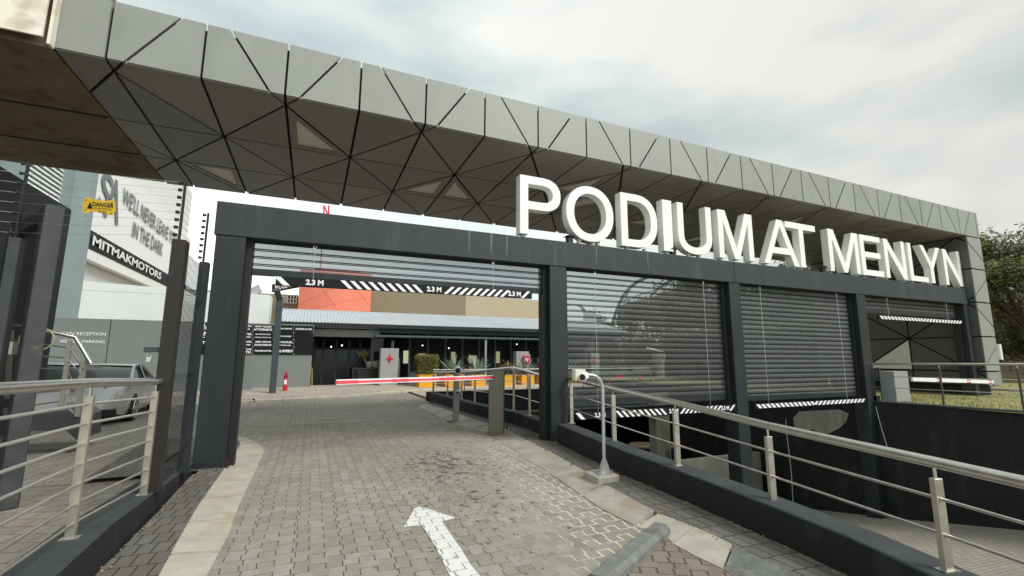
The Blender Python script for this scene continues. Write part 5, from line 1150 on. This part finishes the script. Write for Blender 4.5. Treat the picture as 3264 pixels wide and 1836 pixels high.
# entrance doors
mb = MB()
for u in (790, 812, 845, 878, 905, 935): q = at(u, 900, Y=YR+.4); mb.box(q.x-.05, q.x+.05, YR+.4, YR+.48, fl, 2.3)
q0_, q1_ = at(790, 880, Y=YR+.4), at(935, 880, Y=YR+.4); mb.box(q0_.x, q1_.x, YR+.39, YR+.49, q0_.z, q0_.z+.09); mb.build('door_frame', M['black'], rest)
MB().box(q0_.x, q1_.x, YR+.43, YR+.44, fl, q0_.z).build('glass_door', M['glass_dark'], rest)
a, b = at(935, 850, Y=YR+.2), at(960, 965, Y=YR+.2); MB().box(a.x, b.x, YR+.2, YR+.4, fl, a.z).build('door_pier', M['greywall'], rest)
a, b = at(941, 884, Y=YR+.17), at(957, 906, Y=YR+.17); MB().box(a.x, b.x, YR+.15, YR+.2, b.z, a.z).build('menu_board', M['blackpaint'], rest)
dp = at(985, 858, Y=YR-.6); MB().tube([(dp.x, YR-1.0, dp.z), (dp.x-.02, YR-.9, dp.z-.6), (dp.x+.35, YR-.7, dp.z-.85), (dp.x+.4, YR-.7, fl-.1)], .07, 8).build('downpipe', M['mullion'], rest)
MB().tube([(at(1222, 850, Y=YR-1.1).x, YR-1.1, za), (at(1222, 850, Y=YR-1.1).x, YR-1.1, fl)], .06, 8).build('awning_pole', M['slab'], rest)
# bar counter, bowls, boards
q = at(905, 965, Y=YR-.5); t = thing('counter', 'dark service counter by the restaurant entrance', 'counter', (q.x, YR-.5, fl))
a, b = at(888, 926, Y=YR-.5), at(958, 965, Y=YR-.5); MB().box(a.x, b.x, YR-.5, YR-.1, fl-.05, a.z-.04).build('body', M['black'], t); MB().box(a.x-.05, b.x, YR-.55, YR-.05, a.z-.04, a.z).build('worktop', M['gate'], t)
topz = a.z
for i, u in enumerate((929, 944)):
    q = at(u, 920, Y=YR-.3); t = thing('flower_bowl', ('grey flower bowl holding a yellow-green succulent on the counter', 'empty grey flower bowl on the counter beside the pillar')[i], 'bowl', (q.x, YR-.3, topz), group='grey bowls on the counter')
    lpart(MB().lathe([(.10, 0), (.15, .08), (.19, .30), (.17, .30), (.13, .1)], (0, 0, 0), 14), 'bowl', M['greywall2'], t, smooth=True)
    if i == 0:
        t2 = thing('succulent', 'yellow-green branching succulent standing in the grey bowl', 'plant', (q.x-.15, YR-.3, topz+.28)); mb = MB()
        r2 = random.Random(3)
        mb.tube([(0, 0, -.1), (-.08, 0, .15), (-.15, 0, .35)], [.03, .03, .02], 6)
        for k in range(46): p = Vector((-.12+r2.gauss(0, .14), r2.gauss(0, .08), .38+r2.gauss(0, .09))); mb.tube([(-.13, 0, .3), p], [.012, .02], 4)
        lpart(mb, 'stems', M['leaf_hedge'], t2)
for i, (u0, u1, v0, lb) in enumerate(((765, 785, 920, 'black chalkboard stand with a yellow edge beside the sign wall'), (888, 903, 925, 'black chalkboard stand with a yellow edge in front of the counter'))):
    a, b = at(u0, v0, Y=22.4), at(u1, 966, Y=22.4); t = thing('chalkboard_stand', lb, 'stand', ((a.x+b.x)/2, 22.4, .2), group='chalkboard stands')
    z0_, z1_ = .2, a.z; xm = (a.x+b.x)/2
    MB().box(a.x+.04, b.x-.04, 22.42, 22.44, z0_+.2, z1_-.1).build('board', M['blackpaint'], t)
    MB().tube([(a.x, 22.4, z0_), (a.x, 22.4, z1_-.15), (a.x+.1, 22.4, z1_), (b.x-.12, 22.4, z1_), (b.x-.04, 22.4, z1_-.15), (b.x, 22.4, z0_)], .016, 6).build('frame', M['warn'] if i == 0 else M['gate'], t)
# pillars with logos
def pillar(u0, u1, v0, label, kind):
    a = at(u0, v0, Y=22.0); b = at(u1, v0, Y=22.0); t = thing('pillar', label, 'pillar', ((a.x+b.x)/2, 22, .1))
    MB().box(a.x, b.x, 22.0, 22.45, 0, a.z).build('pillar_body', mat('light pillar plaster', (.33, .335, .34), .8, var=.05, bump=.2), t, bevel=.015)
    cx = (a.x+b.x)/2
    if kind == 'star':
        cz = at((u0+u1)/2, 902, Y=22).z; r1, r2 = .19, .075; P = []
        for i in range(8):
            an = i*PI/4+PI/2; rr_ = (r1*(1.15 if i % 4 == 0 else .9) if i % 2 == 0 else r2); P.append((cx+rr_*math.cos(an), 21.96, cz+rr_*math.sin(an)))
        MB().prism(P, (0, .03, 0)).build('star_emblem', M['red'], t)
    else:
        cz = at((u0+u1)/2, 903, Y=22).z; MB().box(cx+.0, cx+.34, 21.9, 21.99, cz-.24, cz+.16).build('sign_box', M['red'], t, bevel=.02)
        mb = MB(); put_text(mb, 'illy', .22, (cx+.17, 21.89, cz-.03), (1, 0, .12), (.12, 0, 1), bold=.03); mb.build('lettering', M['whitepaint'], t)
pillar(958.6, 1004, 876, 'light grey pillar with a red four-pointed star emblem', 'star')
pillar(1299, 1331, 884, 'light grey pillar with a small red square sign', 'sign')
# planters
def blade(mb, base, d, L_, w_, droop, up=0.6, n=5, fold=.3):
    """one tapering leaf blade"""
    d = Vector(d); d.z = 0; d.normalize(); s_ = Vector((-d.y, d.x, 0)); P = []
    for i in range(n+1):
        f = i/n; h = L_*(up*f-droop*f*f); r_ = L_*math.sqrt(max(0, 1-up*up*.6))*f
        P.append((Vector(base)+d*r_+Vector((0, 0, h)), w_*(1-f)**.7*(1 if f > .1 else .8)))
    vs = []
    for c, ww in P: vs += [c-s_*ww, c-Vector((0, 0, ww*fold)), c+s_*ww]
    return mb.add(vs, [(3*i+j, 3*i+j+1, 3*i+j+4, 3*i+j+3) for i in range(n) for j in range(2)])
def leaf_blob(n, fn, size, r2):
    mb = MB()
    for i in range(n):
        p = fn(); a = Vector((r2.gauss(0, 1), r2.gauss(0, 1), r2.gauss(0, 1))).normalized(); b = a.orthogonal().normalized(); s_ = size*r2.uniform(.6, 1.3)
        mb.add([p-a*s_, p+b*s_*.5, p+a*s_, p-b*s_*.5], [(0, 1, 2, 3)])
    return mb
PL = [(1055, 1097, 942, 978, 'hedge', 21.0, 'leftmost yellow planter box, with the clipped square hedge'), (1121, 1166, 943, 976, 'agave', 21.0, 'yellow planter box with a broad agave, behind the camera post'),
      (1187, 1221, 943, 976, 'agave', 21.2, 'yellow planter box with an agave, left of the barrier cabinet'), (1266, 1298, 943, 976, 'spike', 21.2, 'yellow planter box with the drooping spiky plant, right of the barrier cabinet'),
      (1313, 1344, 943, 975, 'agave', 21.3, 'yellow planter box with an agave, in front of the red sign pillar'), (1362, 1398, 944, 975, 'agave', 21.4, 'yellow planter box half hidden by the gantry post'), (1438, 1474, 945, 974, 'agave', 21.5, 'yellow planter box seen through the left edge of the second shutter')]
for i, (u0, u1, v0, v1, kind, yy, lb) in enumerate(PL):
    a, b = at(u0, v0, Y=yy), at(u1, v1, Y=yy); wd = b.x-a.x; hh = a.z-.10; yd = wd*.9
    t = thing('planter_box', lb, 'planter', ((a.x+b.x)/2, yy+yd/2, .10), group='yellow planter boxes along the restaurant')
    lpart(MB().box(-wd/2, wd/2, -yd/2, yd/2, 0, hh).box(-wd/2-.015, wd/2+.015, -yd/2-.015, yd/2+.015, hh-.05, hh+.005), 'box', M['yellow'], t, bevel=.01)
    lpart(MB().box(-wd/2+.03, wd/2-.03, -yd/2+.03, yd/2-.03, hh-.02, hh+.012), 'soil', M['soil'], t)
    r2 = random.Random(i); c = (0, 0, 0); loc = ((a.x+b.x)/2, yy+yd/2, .10+hh)
    if kind == 'hedge':
        t2 = thing('hedge_plant', 'square clipped bushy plant in the leftmost yellow planter', 'plant', loc); H = at(1075, 893, Y=yy).z-loc[2]
        def fn():
            return Vector((r2.uniform(-.48, .48), r2.uniform(-.45, .45), r2.uniform(.02, H)))+Vector((r2.gauss(0, .02), r2.gauss(0, .02), r2.gauss(0, .025)))
        lpart(leaf_blob(7000, fn, .035, r2), 'foliage', M['leaf_hedge'], t2); lpart(MB().tube([(0, 0, 0), (0, 0, H*.8)], [.04, .02], 6), 'stem', M['trunk'], t2)
    elif kind == 'agave':
        t2 = thing('agave', ('grey-green agave in the planter %s' % {1: 'behind the camera post', 2: 'left of the barrier cabinet', 4: 'below the red sign', 5: 'half hidden by the gantry post', 6: 'behind the left edge of the second shutter'}[i]), 'plant', loc, group='agaves in yellow planters'); mb = MB()
        for k in range(30): an = k*2.4+r2.uniform(-.2, .2); blade(mb, (0, 0, 0), (math.cos(an), math.sin(an), 0), r2.uniform(.75, 1.0), .07, .05, up=r2.uniform(.55, 1.12), n=5)
        lpart(mb, 'leaves', M['agave'], t2)
    else:
        t2 = thing('spiky_plant', 'yellow-green spiky plant with long drooping leaves in its yellow planter', 'plant', loc); mb = MB(); mb.tube([(0, 0, 0), (0, 0, .25)], .04, 6)
        for k in range(75): an = k*2.4+r2.uniform(-.3, .3); blade(mb, (0, 0, .25+r2.uniform(0, .12)), (math.cos(an), math.sin(an), 0), r2.uniform(.7, 1.0), .022, r2.uniform(.5, 1.15), up=r2.uniform(.5, 1.1), n=6)
        lpart(mb, 'leaves', M['spike'], t2)
# lamp post, bollard
t = thing('lamp_post', 'slate grey square lamp post with a short bent head in front of the sign wall', 'lamp post', at(684, 1000, Y=19.5)); 
a = at(684, 1000, Y=19.5); zt = at(692, 750, Y=19.5).z
MB().box(a.x-.11, a.x+.11, 19.4, 19.62, 0, zt).build('post', M['slate'], t, bevel=.01)
MB().bar((a.x+.0, 19.5, zt-.05), (a.x-.12, 19.2, zt+.30), .21, .2, (0, 1, 0)).build('bent_head', M['slate'], t, bevel=.01)
a = at(716, 994, Y=20.3); t = thing('bollard', 'red flexible bollard with a white label on the pavement', 'bollard', a)
zt = at(716, 937, Y=20.3).z; lpart(MB().lathe([(.085, 0), (.08, (zt-a.z)*.8), (.05, (zt-a.z)*.83), (.05, (zt-a.z)*.92), (.065, (zt-a.z)*.93), (.06, zt-a.z)], (0, 0, 0), 14), 'body', M['red'], t, smooth=True)
lpart(MB().box(-.05, .05, -.095, -.07, (zt-a.z)*.48, (zt-a.z)*.68), 'label_patch', M['whitepaint'], t); lpart(MB().lathe([(.072, (zt-a.z)*.80), (.072, (zt-a.z)*.86)], (0, 0, 0), 12), 'black_band', M['black'], t)

# ================================================================== CARS
def sedan(name, label, loc, rz, paint, sc_=1.0):
    """rear of the car points to local -Y; length along Y"""
    t = thing(name, label, 'car', loc, rz=rz); t.scale = (sc_, sc_, sc_*.92)
    # stations: y, half width low, half width belt, z bottom, z belt, z deck/roof
    st = [(-2.35, .70, .72, .34, .80, .84), (-2.28, .82, .84, .27, .92, 1.00), (-2.10, .87, .87, .22, .94, 1.045), (-1.75, .89, .88, .20, .95, 1.05), (-1.35, .90, .885, .2, .95, 1.04),
          (-.6, .905, .89, .2, .95, 1.0), (.4, .905, .89, .2, .94, .98), (1.0, .90, .88, .2, .92, .97), (1.5, .89, .86, .2, .86, .90), (2.0, .85, .80, .22, .76, .80), (2.28, .72, .68, .28, .62, .66), (2.36, .55, .52, .34, .52, .56)]
    vs, fs = [], []; k = 11
    for y, wl, wb, zb_, zm, zt_ in st:
        for x, z in ((-wl*.6, zb_), (-wl*.93, zb_+.02), (-wl, zb_+.18), (-wl*1.005, (zb_+zm)/2+.05), (-wb, zm), (-wb*.90, zt_-.015), (0, zt_+.015)): vs.append((x, y, z))
        for x, z in ((wb*.90, zt_-.015), (wb, zm), (wl*1.005, (zb_+zm)/2+.05), (wl, zb_+.18), (wl*.93, zb_+.02), (wl*.6, zb_)): vs.append((x, y, z))
    k = 13
    for i in range(len(st)-1):
        for j in range(k): fs.append((i*k+j, i*k+(j+1) % k, (i+1)*k+(j+1) % k, (i+1)*k+j))
    fs += [tuple(range(k)), tuple(range((len(st)-1)*k, len(st)*k))]
    body = lpart(MB().add(vs, fs), 'body', paint, t, smooth=True)
    # greenhouse
    gs = [(-1.62, .70, 1.02, 1.03), (-1.1, .68, 1.02, 1.28), (-.62, .66, 1.0, 1.41), (-.1, .655, 1.0, 1.44), (.35, .65, 1.0, 1.41), (.75, .66, .98, 1.24), (1.25, .70, .96, .97)]
    vs, fs = [], []
    for y, wr, z0_, z1_ in gs: 
        f = (z1_-z0_)/.45; vs += [(-.80, y, z0_), (-.80+.17*min(1, f), y, z1_-.03*f), (0, y, z1_+.012), (.80-.17*min(1, f), y, z1_-.03*f), (.80, y, z0_)]
    for i in range(len(gs)-1):
        for j in range(4): fs.append((i*5+j, i*5+j+1, (i+1)*5+j+1, (i+1)*5+j))
    lpart(MB().add(vs, fs), 'windows', M['glass_dark'], t, smooth=True)
    # roof skin and pillars slightly proud of the glass
    vs, fs = [], []; rs = [(-.66, 1.405), (-.45, 1.432), (-.1, 1.45), (.3, 1.425), (.45, 1.385)]
    for y, z in rs: vs += [(-.665, y, z-.045), (-.60, y, z-.008), (0, y, z+.016), (.60, y, z-.008), (.665, y, z-.045)]
    for i in range(len(rs)-1):
        for j in range(4): fs.append((i*5+j, i*5+j+1, (i+1)*5+j+1, (i+1)*5+j))
    lpart(MB().add(vs, fs), 'roof', paint, t, smooth=True)
    mb = MB()
    for s_ in (-1, 1):
        mb.tube([(s_*.83, -1.72, 1.02), (s_*.72, -1.12, 1.25), (s_*.655, -.66, 1.385), (s_*.64, -.1, 1.42), (s_*.65, .4, 1.38), (s_*.72, .8, 1.19), (s_*.82, 1.25, .97)], .035, 6)
        mb.tube([(s_*.83, -.15, .99), (s_*.67, -.15, 1.42)], .025, 5)
        mb.prism([(s_*.85, -1.72, 1.02), (s_*.84, -1.02, 1.0), (s_*.70, -.72, 1.30), (s_*.68, -.85, 1.33)], (s_*.02, 0, 0))
    lpart(mb, 'pillar_trim', paint, t, smooth=True)
    mb = MB()
    for s_ in (-1, 1): lpart(MB().prism([(s_*.50, -2.335, .80), (s_*.86, -2.22, .80), (s_*.88, -2.0, .86), (s_*.875, -2.0, .95), (s_*.84, -2.26, .94), (s_*.50, -2.33, .92)], (0, .03, 0)), 'tail_light', mat('tail light red', (.45, .03, .03), .25), t)
    lpart(MB().box(-.28, .28, -2.37, -2.33, .60, .72), 'number_plate', M['whitepaint'], t)
    lpart(MB().box(-.75, .75, -2.365, -2.2, .24, .40), 'bumper_insert', M['black'], t)
    lpart(MB().tube([(.0, -2.36, .88), (.03, -2.37, .88)], .05, 12), 'badge', M['galv'], t)
    for s_ in (-1, 1):
        for y in (-1.45, 1.38):
            wx = s_*.80; w_ = lpart(MB().tube([(wx-s_*.1, y, .325), (wx+s_*.12, y, .325)], .325, 28), 'wheel', M['rubber'], t, bevel=.01)
            mb = MB().tube([(wx+s_*.118, y, .325), (wx+s_*.124, y, .325)], .07, 12)
            for q in range(5):
                an = q*2*PI/5+.3; c_, s2 = math.cos(an), math.sin(an); mb.bar((wx+s_*.13, y+.03*c_, .325+.03*s2), (wx+s_*.13, y+.225*c_, .325+.225*s2), .02, .06, (c_*0+0, -s2, c_))
            mb.tube([(wx+s_*.13, y+.235*math.cos(i*PI/12), .325+.235*math.sin(i*PI/12)) for i in range(25)], .014, 5)
            r_ = mb.build('rim', M['inox'], None); r_.parent = w_
            # wheel arch
            lpart(MB().tube([(s_*.885, y+.37*math.cos(i*PI/12), .325+.37*math.sin(i*PI/12)) for i in range(13)], .022, 5), 'wheel_arch', M['black'], t)
            lpart(MB().prism([(s_*.905, y+.355*math.cos(i*PI/10), .325+.355*math.sin(i*PI/10)) for i in range(11)], (s_*-.05, 0, 0)), 'arch_shadow_gap', M['black'], t)
    lpart(MB().box(-.93, -.86, .55, .70, .98, 1.08).box(.86, .93, .55, .70, .98, 1.08), 'door_mirror', paint, t, bevel=.02)
    return t
q = at(262, 1022, Z=0)
sedan('parked_car', 'silver sedan parked in front of the grey sign wall, seen from behind', (at(262, 1000, Y=15.2).x, 15.2, -.02), math.radians(5), M['car'])
q = at(150, 1010, Y=14.0)
sedan('parked_car', 'white car mostly hidden behind the steel landing and dark cladding wall', (at(120, 1000, Y=15.0).x, 15.0, 0), math.radians(10), M['carwhite'])

# ================================================================== TREES
def tree(name, label, base, H, R_, n, leaf, seed, mt='leaf', zc=None, group=None, squash=.8, trunk=True, clumps=26, rt=.18):
    r2 = random.Random(seed); t = thing(name, label, 'tree', base, group); zc = zc or H*.62
    tr = MB(); tr.tube([(0, 0, 0), (r2.uniform(-.1, .1)*R_, 0, zc*.45), (r2.uniform(-.1, .1)*R_, r2.uniform(-.1, .1)*R_, zc)], [rt, rt*.75, rt*.45], 8)
    C_ = []
    for i in range(clumps):
        an = r2.uniform(0, 2*PI); el = r2.uniform(-.75, 1.0); rad = R_*math.sqrt(r2.uniform(.15, 1))*math.sqrt(max(.05, 1-el*el*.75))
        c = Vector((rad*math.cos(an), rad*math.sin(an), zc+el*(H-zc)*squash)); C_.append((c, R_*r2.uniform(.18, .34)))
        if i % 3 == 0: tr.tube([(0, 0, zc*.5), c*.5+Vector((0, 0, zc*.3)), c], [rt*.4, rt*.25, rt*.08], 5)
    lpart(tr, 'trunk', M['trunk'], t)
    mb = MB()
    for i in range(n):
        c, cr_ = C_[r2.randrange(len(C_))]; d = Vector((r2.gauss(0, 1), r2.gauss(0, 1), r2.gauss(0, .75))); d = d.normalized()*cr_*r2.uniform(.35, 1.12)
        p = c+d; a = Vector((r2.gauss(0, 1), r2.gauss(0, 1), r2.gauss(0, .6))).normalized(); b = a.orthogonal().normalized(); s_ = leaf*r2.uniform(.55, 1.4)
        mb.add([p-a*s_, p+b*s_*.55, p+a*s_, p-b*s_*.55], [(0, 1, 2, 3)])
    lpart(mb, 'crown', M[mt], t); return t
q = at(2560, 860, X=33.0)
q = at(2612, 900, X=34.0)
tree('broadleaf_tree', 'big bushy tree right of the panelled leg', (q.x, q.y, .4), 7.6, 3.6, 42000, .095, 11, zc=4.1, clumps=84, rt=.22, squash=1.0)
q = at(2740, 900, X=42.0)
tree('broadleaf_tree', 'taller darker tree at the right edge behind the big bushy tree', (q.x, q.y, .4), 10.5, 4.6, 18000, .15, 12, zc=5, clumps=50, rt=.3)
G2 = 'trees beyond the ramp'
LB = ['broad tree behind the arched steel frame', 'dense tree behind the middle of the second shutter', 'tall tree at the right of the second shutter', 'tree seen at the top left of the third shutter', 'round tree behind the third shutter', 'low tree beyond the third shutter', 'far tree left of the second shutter billboard']
for i, (u, Y_, zt, R_) in enumerate(((1700, 36, 8.4, 5), (1780, 33, 9.2, 5), (1850, 34, 10.4, 5), (1925, 31, 9.6, 4.5), (2010, 29, 9.8, 4.4), (2080, 27, 8, 4), (1530, 50, 6.8, 4.5))):
    q = at(u, 960, Y=Y_); tree('broadleaf_tree', LB[i], (q.x, Y_, 0), zt, R_, 15000, .17, 30+i, 'leaf_far', zc=zt*.48, group=G2, clumps=46, squash=1.0)
for i, (x, y) in enumerate(((42, 26), (50, 18), (58, 2), (62, -14))):
    tree('broadleaf_tree', ['distant tree beyond the lawn behind the leg', 'distant tree on the lawn by the brick wall', 'distant tree at the far right of the lawn', 'distant tree outside the frame on the right'][i], (x, y, .4), 10, 5, 6000, .2, 50+i, 'leaf_far', clumps=26)
# brick wall with posts beyond the lawn
t = thing('boundary_wall', 'pinkish brick boundary wall with dark posts beyond the lawn', 'wall', (46, 10, .4))
MB().box(46, 46.3, -40, 34, .4, 2.6).build('brickwork', M['brickred'], t)
mb = MB()
for i in range(26): mb.box(45.8, 46.0, -38+i*2.8, -37.8+i*2.8, .4, 3.3)
mb.build('post', M['trunk'], t)
t = thing('kerb_edge', 'pale concrete edging strip along the lawn', 'edging', (24, 5, .4)); MB().box(22.2, 22.5, -30, 16, .38, .48).build('strip', M['kerb2'], t)

# ---- things seen through the shutters
def S2(a, b, Y): return at(*CS2(a, b), Y=Y)
t = thing('arched_frame', 'arched dark steel truss frame seen through the second shutter', 'frame', S2(600, 400, 30)); mb = MB()
A1 = [S2(*p, 30) for p in ((535, 450), (560, 370), (600, 270), (640, 190), (700, 115), (770, 60), (860, 15), (960, -10), (1080, -20))]
A2 = [S2(*p, 33) for p in ((900, 200), (960, 140), (1030, 85), (1110, 40), (1220, 5))]
A3 = [S2(*p, 30) for p in ((1250, 60), (1330, 120), (1400, 170), (1470, 220))]
for A_ in (A1, A2, A3): mb.tube(A_, .13, 6)
for p, q in (((640, 240), (960, 130)), ((920, 50), (975, 105)), ((1270, 80), (1300, 160)), ((1400, 160), (1560, 80)), ((1290, 80), (1560, 120)), ((640, 270), (700, 120))): mb.tube([S2(*p, 30), S2(*q, 30)], .05, 5)
mb.tube([S2(535, 450, 30), Vector((S2(535, 450, 30).x, 30, 0))], .13, 6); mb.tube([S2(1470, 220, 30), Vector((S2(1470, 220, 30).x, 30, 0))], .13, 6)
mb.build('tubes', M['steel_dark'], t)
t = thing('billboard', 'dark tilted roadside billboard with pale lettering and a blue figure behind the second shutter', 'billboard', S2(800, 350, 40))
bp_ = [S2(*p, 40) for p in ((595, 290), (870, 220), (1150, 130), (1150, 380), (960, 410), (730, 455), (595, 455))]
MB().prism(bp_, (0, .3, 0)).build('board', mat('dark board', (.05, .045, .05), .7), t)
MB().prism([S2(*p, 39.9) for p in ((985, 225), (1040, 230), (1100, 330), (1100, 360), (1010, 400), (965, 400), (970, 260))], (0, .05, 0)).build('blue_print', mat('pale blue print', (.22, .38, .45), .7), t)
MB().prism([S2(*p, 39.9) for p in ((1020, 180), (1120, 165), (1125, 230), (1040, 235))], (0, .05, 0)).build('orange_print', M['orange'], t)
rt3 = (S2(870, 330, 40)-S2(690, 360, 40)).normalized(); mb = MB()
for (u, v, s_, tx) in ((790, 290, .50, 'BRING ONE'), (780, 340, .58, 'A NICE DINNER?'), (770, 375, .58, 'USELESS POINT'), (800, 405, .40, 'BRAAI')): put_text(mb, tx, s_, S2(u, v, 39.8), rt3, (0, 0, 1), bold=.02)
mb.build('lettering', M['slab'], t)
MB().tube([S2(700, 450, 40.2), Vector((S2(700, 450, 40).x, 40.2, 0))], .25, 8).tube([S2(1080, 390, 40.2), Vector((S2(1080, 390, 40).x, 40.2, 0))], .25, 8).build('leg', M['steel_dark'], t)
t = thing('water_tank_house', 'pale roof plant box with a round dish left behind the second shutter', 'roof plant', S2(280, 400, 30))
a, b = S2(195, 335, 30), S2(370, 440, 30); MB().box(a.x, b.x, 30, 33, 0, a.z).build('box', M['slab'], t); q = S2(250, 310, 30); MB().lathe([(.7, -.1), (.5, .15), (.1, .35)], (q.x, 31, a.z+.2), 10).build('cowl', M['gate'], t)
q = S2(150, 390, 29); MB().tube([(q.x, 29, q.z), (q.x, 29.15, q.z)], .85, 20).build('dish', M['palewall'], t)
t = thing('gable_building', 'low grey building with a hipped roof behind the second shutter', 'building', (12, 26, 0))
a, b = S2(110, 510, 26), S2(700, 560, 26)
MB().prism([S2(100, 545, 26), S2(700, 565, 26), S2(330, 455, 26), S2(100, 470, 26)], (0, 3, 0)).build('roof', M['slab'], t)
MB().box(a.x, b.x-2.5, 26.1, 29, 0, S2(300, 548, 26).z).build('wall', M['greywall'], t)
for i, (u0, u1, lb) in enumerate(((320, 403, 'light grey pillar with a red emblem, left one seen through the second shutter'), (960, 1035, 'light grey pillar with a red emblem, right one seen through the second shutter'))):
    a, b = S2(u0, 757, 22), S2(u1, 757, 22); t = thing('pillar', lb, 'pillar', (a.x, 22, .1)); MB().box(a.x, b.x, 22, 22.4, 0, a.z).build('pillar_body', M['greywall2'], t)
    c = S2((u0+u1)/2, 828, 21.95); MB().prism([(c.x+(.17 if k % 2 == 0 else .07)*math.cos(k*PI/4), 21.95, c.z+(.17 if k % 2 == 0 else .07)*math.sin(k*PI/4)) for k in range(8)], (0, .03, 0)).build('star_emblem', M['red'], t)
a = S2(805, 1085, 19); t = thing('traffic_cone', 'tall red traffic cone seen through the second shutter', 'cone', (a.x, 19, .07)); zc_ = S2(800, 955, 19).z
lpart(MB().lathe([(.17, .03), (.035, zc_-.07)], (0, 0, 0), 14).box(-.2, .2, -.2, .2, 0, .03), 'body', M['red'], t)
t = thing('mesh_screen', 'low green cloth fence screen behind the ramp, through the second shutter', 'screen', S2(600, 1000, 21.6))
a, b = S2(430, 940, 21.6), S2(960, 1080, 21.6); MB().box(a.x, b.x, 21.6, 21.64, .07, a.z).build('cloth', M['fence'], t); c, d_ = S2(565, 965, 21.55), S2(645, 1030, 21.55); MB().box(c.x, d_.x, 21.55, 21.6, d_.z, c.z).build('red_patch', M['red'], t)
t = thing('awning_frame', 'white curved tent edge seen through the second shutter', 'awning', S2(1030, 760, 21)); MB().tube([S2(870, 705, 21), S2(1030, 745, 21)], .05, 6).tube([S2(1050, 765, 21), S2(1035, 850, 21), S2(1028, 1090, 21)], .04, 6).build('tube', M['whitepaint'], t)
struct('far_lawn', MB().quad((13.6, 22.6, .02), (90, 22.6, .02), (90, 80, .02), (13.6, 80, .02)), M['grass_far'])
r2 = random.Random(77)
mb = leaf_blob(30000, lambda: Vector((r2.uniform(4, 110), 62+r2.gauss(0, 3)-0, abs(r2.gauss(0, 1))*2.6)), .3, r2)
mb.v += [(70+ (x-4)*.05, 62-(x-4)*.9, z) for x, y, z in mb.v]; nf = len(mb.f); nv = len(mb.v)//2; mb.f += [tuple(i+nv for i in f) for f in mb.f]
mb.build('tree_line', M['leaf_far'], None, kind='stuff', label='dark band of far trees along the horizon')
t = thing('creeper_hedge', 'dark creeper covered hedge running back behind the panelled leg', 'hedge', (18.9, 16, .4))
r2 = random.Random(5); mb = leaf_blob(16000, lambda: Vector((18.9+r2.gauss(0, .12)+r2.random()*.8, r2.uniform(12.2, 21.5), .05+3.1*r2.random()**.8)), .07, r2); mb.build('foliage', M['leaf_far'], t)
MB().box(19.1, 19.4, 12.3, 21.4, .05, 2.7).build('wall_core', M['blackwall'], t)
a, b = at(1884, 955, Y=17.5), at(1945, 1003, Y=17.5)
t = thing('site_board', 'orange board leaning behind the lower left of the third shutter', 'board', (a.x, 17.5, .06)); MB().box(a.x, b.x, 17.5, 17.6, .06, a.z).build('board', M['orange'], t)

# ================================================================== LITTER AND WEEDS
r2 = random.Random(9); mb = MB()
def bits(pts, n, spread, smin, smax):
    for i in range(n):
        k = r2.randrange(len(pts)-1); p = pts[k].lerp(pts[k+1], r2.random()); p = p+Vector((r2.gauss(0, spread), r2.gauss(0, spread), r2.uniform(.003, .008)))
        a = Vector((r2.gauss(0, 1), r2.gauss(0, 1), r2.gauss(0, .25))).normalized(); b = a.orthogonal().normalized(); s_ = r2.uniform(smin, smax)
        mb.add([p-a*s_, p+b*s_*.6, p+a*s_, p-b*s_*.6], [(0, 1, 2, 3)])
up5 = Vector((0, 0, .05))
rb = [Vector((xat(allbase, y)-.03, y, .052)) for y in (1.8, 2.6, 3.4, 4.2, 5, 6, 7, 8, 9.5, 11)]
lb_ = [Vector((-1.21, y, .052)) for y in (2, 3, 4, 5, 6, 7.1)]
bits(rb, 420, .02, .004, .014); bits(lb_, 260, .02, .004, .014); bits([p+Vector((0, 0, .0)) for p in hr], 200, .03, .004, .012)
bits([Vector((-1, 4.5, .004)), Vector((3.3, 6, .004)), Vector((2, 3, .004))], 130, .7, .004, .010)
mb.build('leaf_litter', mat('dry litter', (.26, .19, .11), .9, var=.4, scale=30), None, kind='stuff', label='dry leaf scraps and grit along the wall feet and kerbs')
mb = MB()
for (x, y, n) in ((3.60, 5.05, 26), (3.66, 4.98, 22), (3.95, 7.05, 16), (-1.05, 7.22, 12), (-.93, 7.25, 10), (3.5, 3.5, 10), (3.76, 5.9, 8), (3.55, 4.3, 8)):
    for i in range(n): an = r2.uniform(0, 6.28); blade(mb, (x+r2.gauss(0, .04), y+r2.gauss(0, .05), .05), (math.cos(an), math.sin(an), 0), r2.uniform(.03, .09), .004, r2.uniform(.1, .6), up=r2.uniform(.7, 1.1), n=3)
mb.build('weeds', M['leaf_hedge'], None, kind='stuff', label='small weed tufts in the joints at the wall feet')

r2 = random.Random(21); mb = MB()
for i in range(9000):
    x = 13.8+14*r2.random()**1.6; y = r2.uniform(-1, 15.5)
    if XIN-.05 < x < XIN+FH+.05 and YF < y < YF+TD: continue
    an = r2.uniform(0, 6.28); h = r2.uniform(.02, .07)
    a = Vector((math.cos(an)*.012, math.sin(an)*.012, 0)); p = Vector((x, y, .40)); mb.add([p-a, p+a, p+Vector((r2.gauss(0, .02), r2.gauss(0, .02), h))], [(0, 1, 2)])
mb.build('lawn_grass', leafmat('grass blades', (.10, .10, .03), (.22, .21, .06), (.36, .33, .12)), None, kind='stuff', label='short patchy yellow-green grass of the lawn beside the leg')
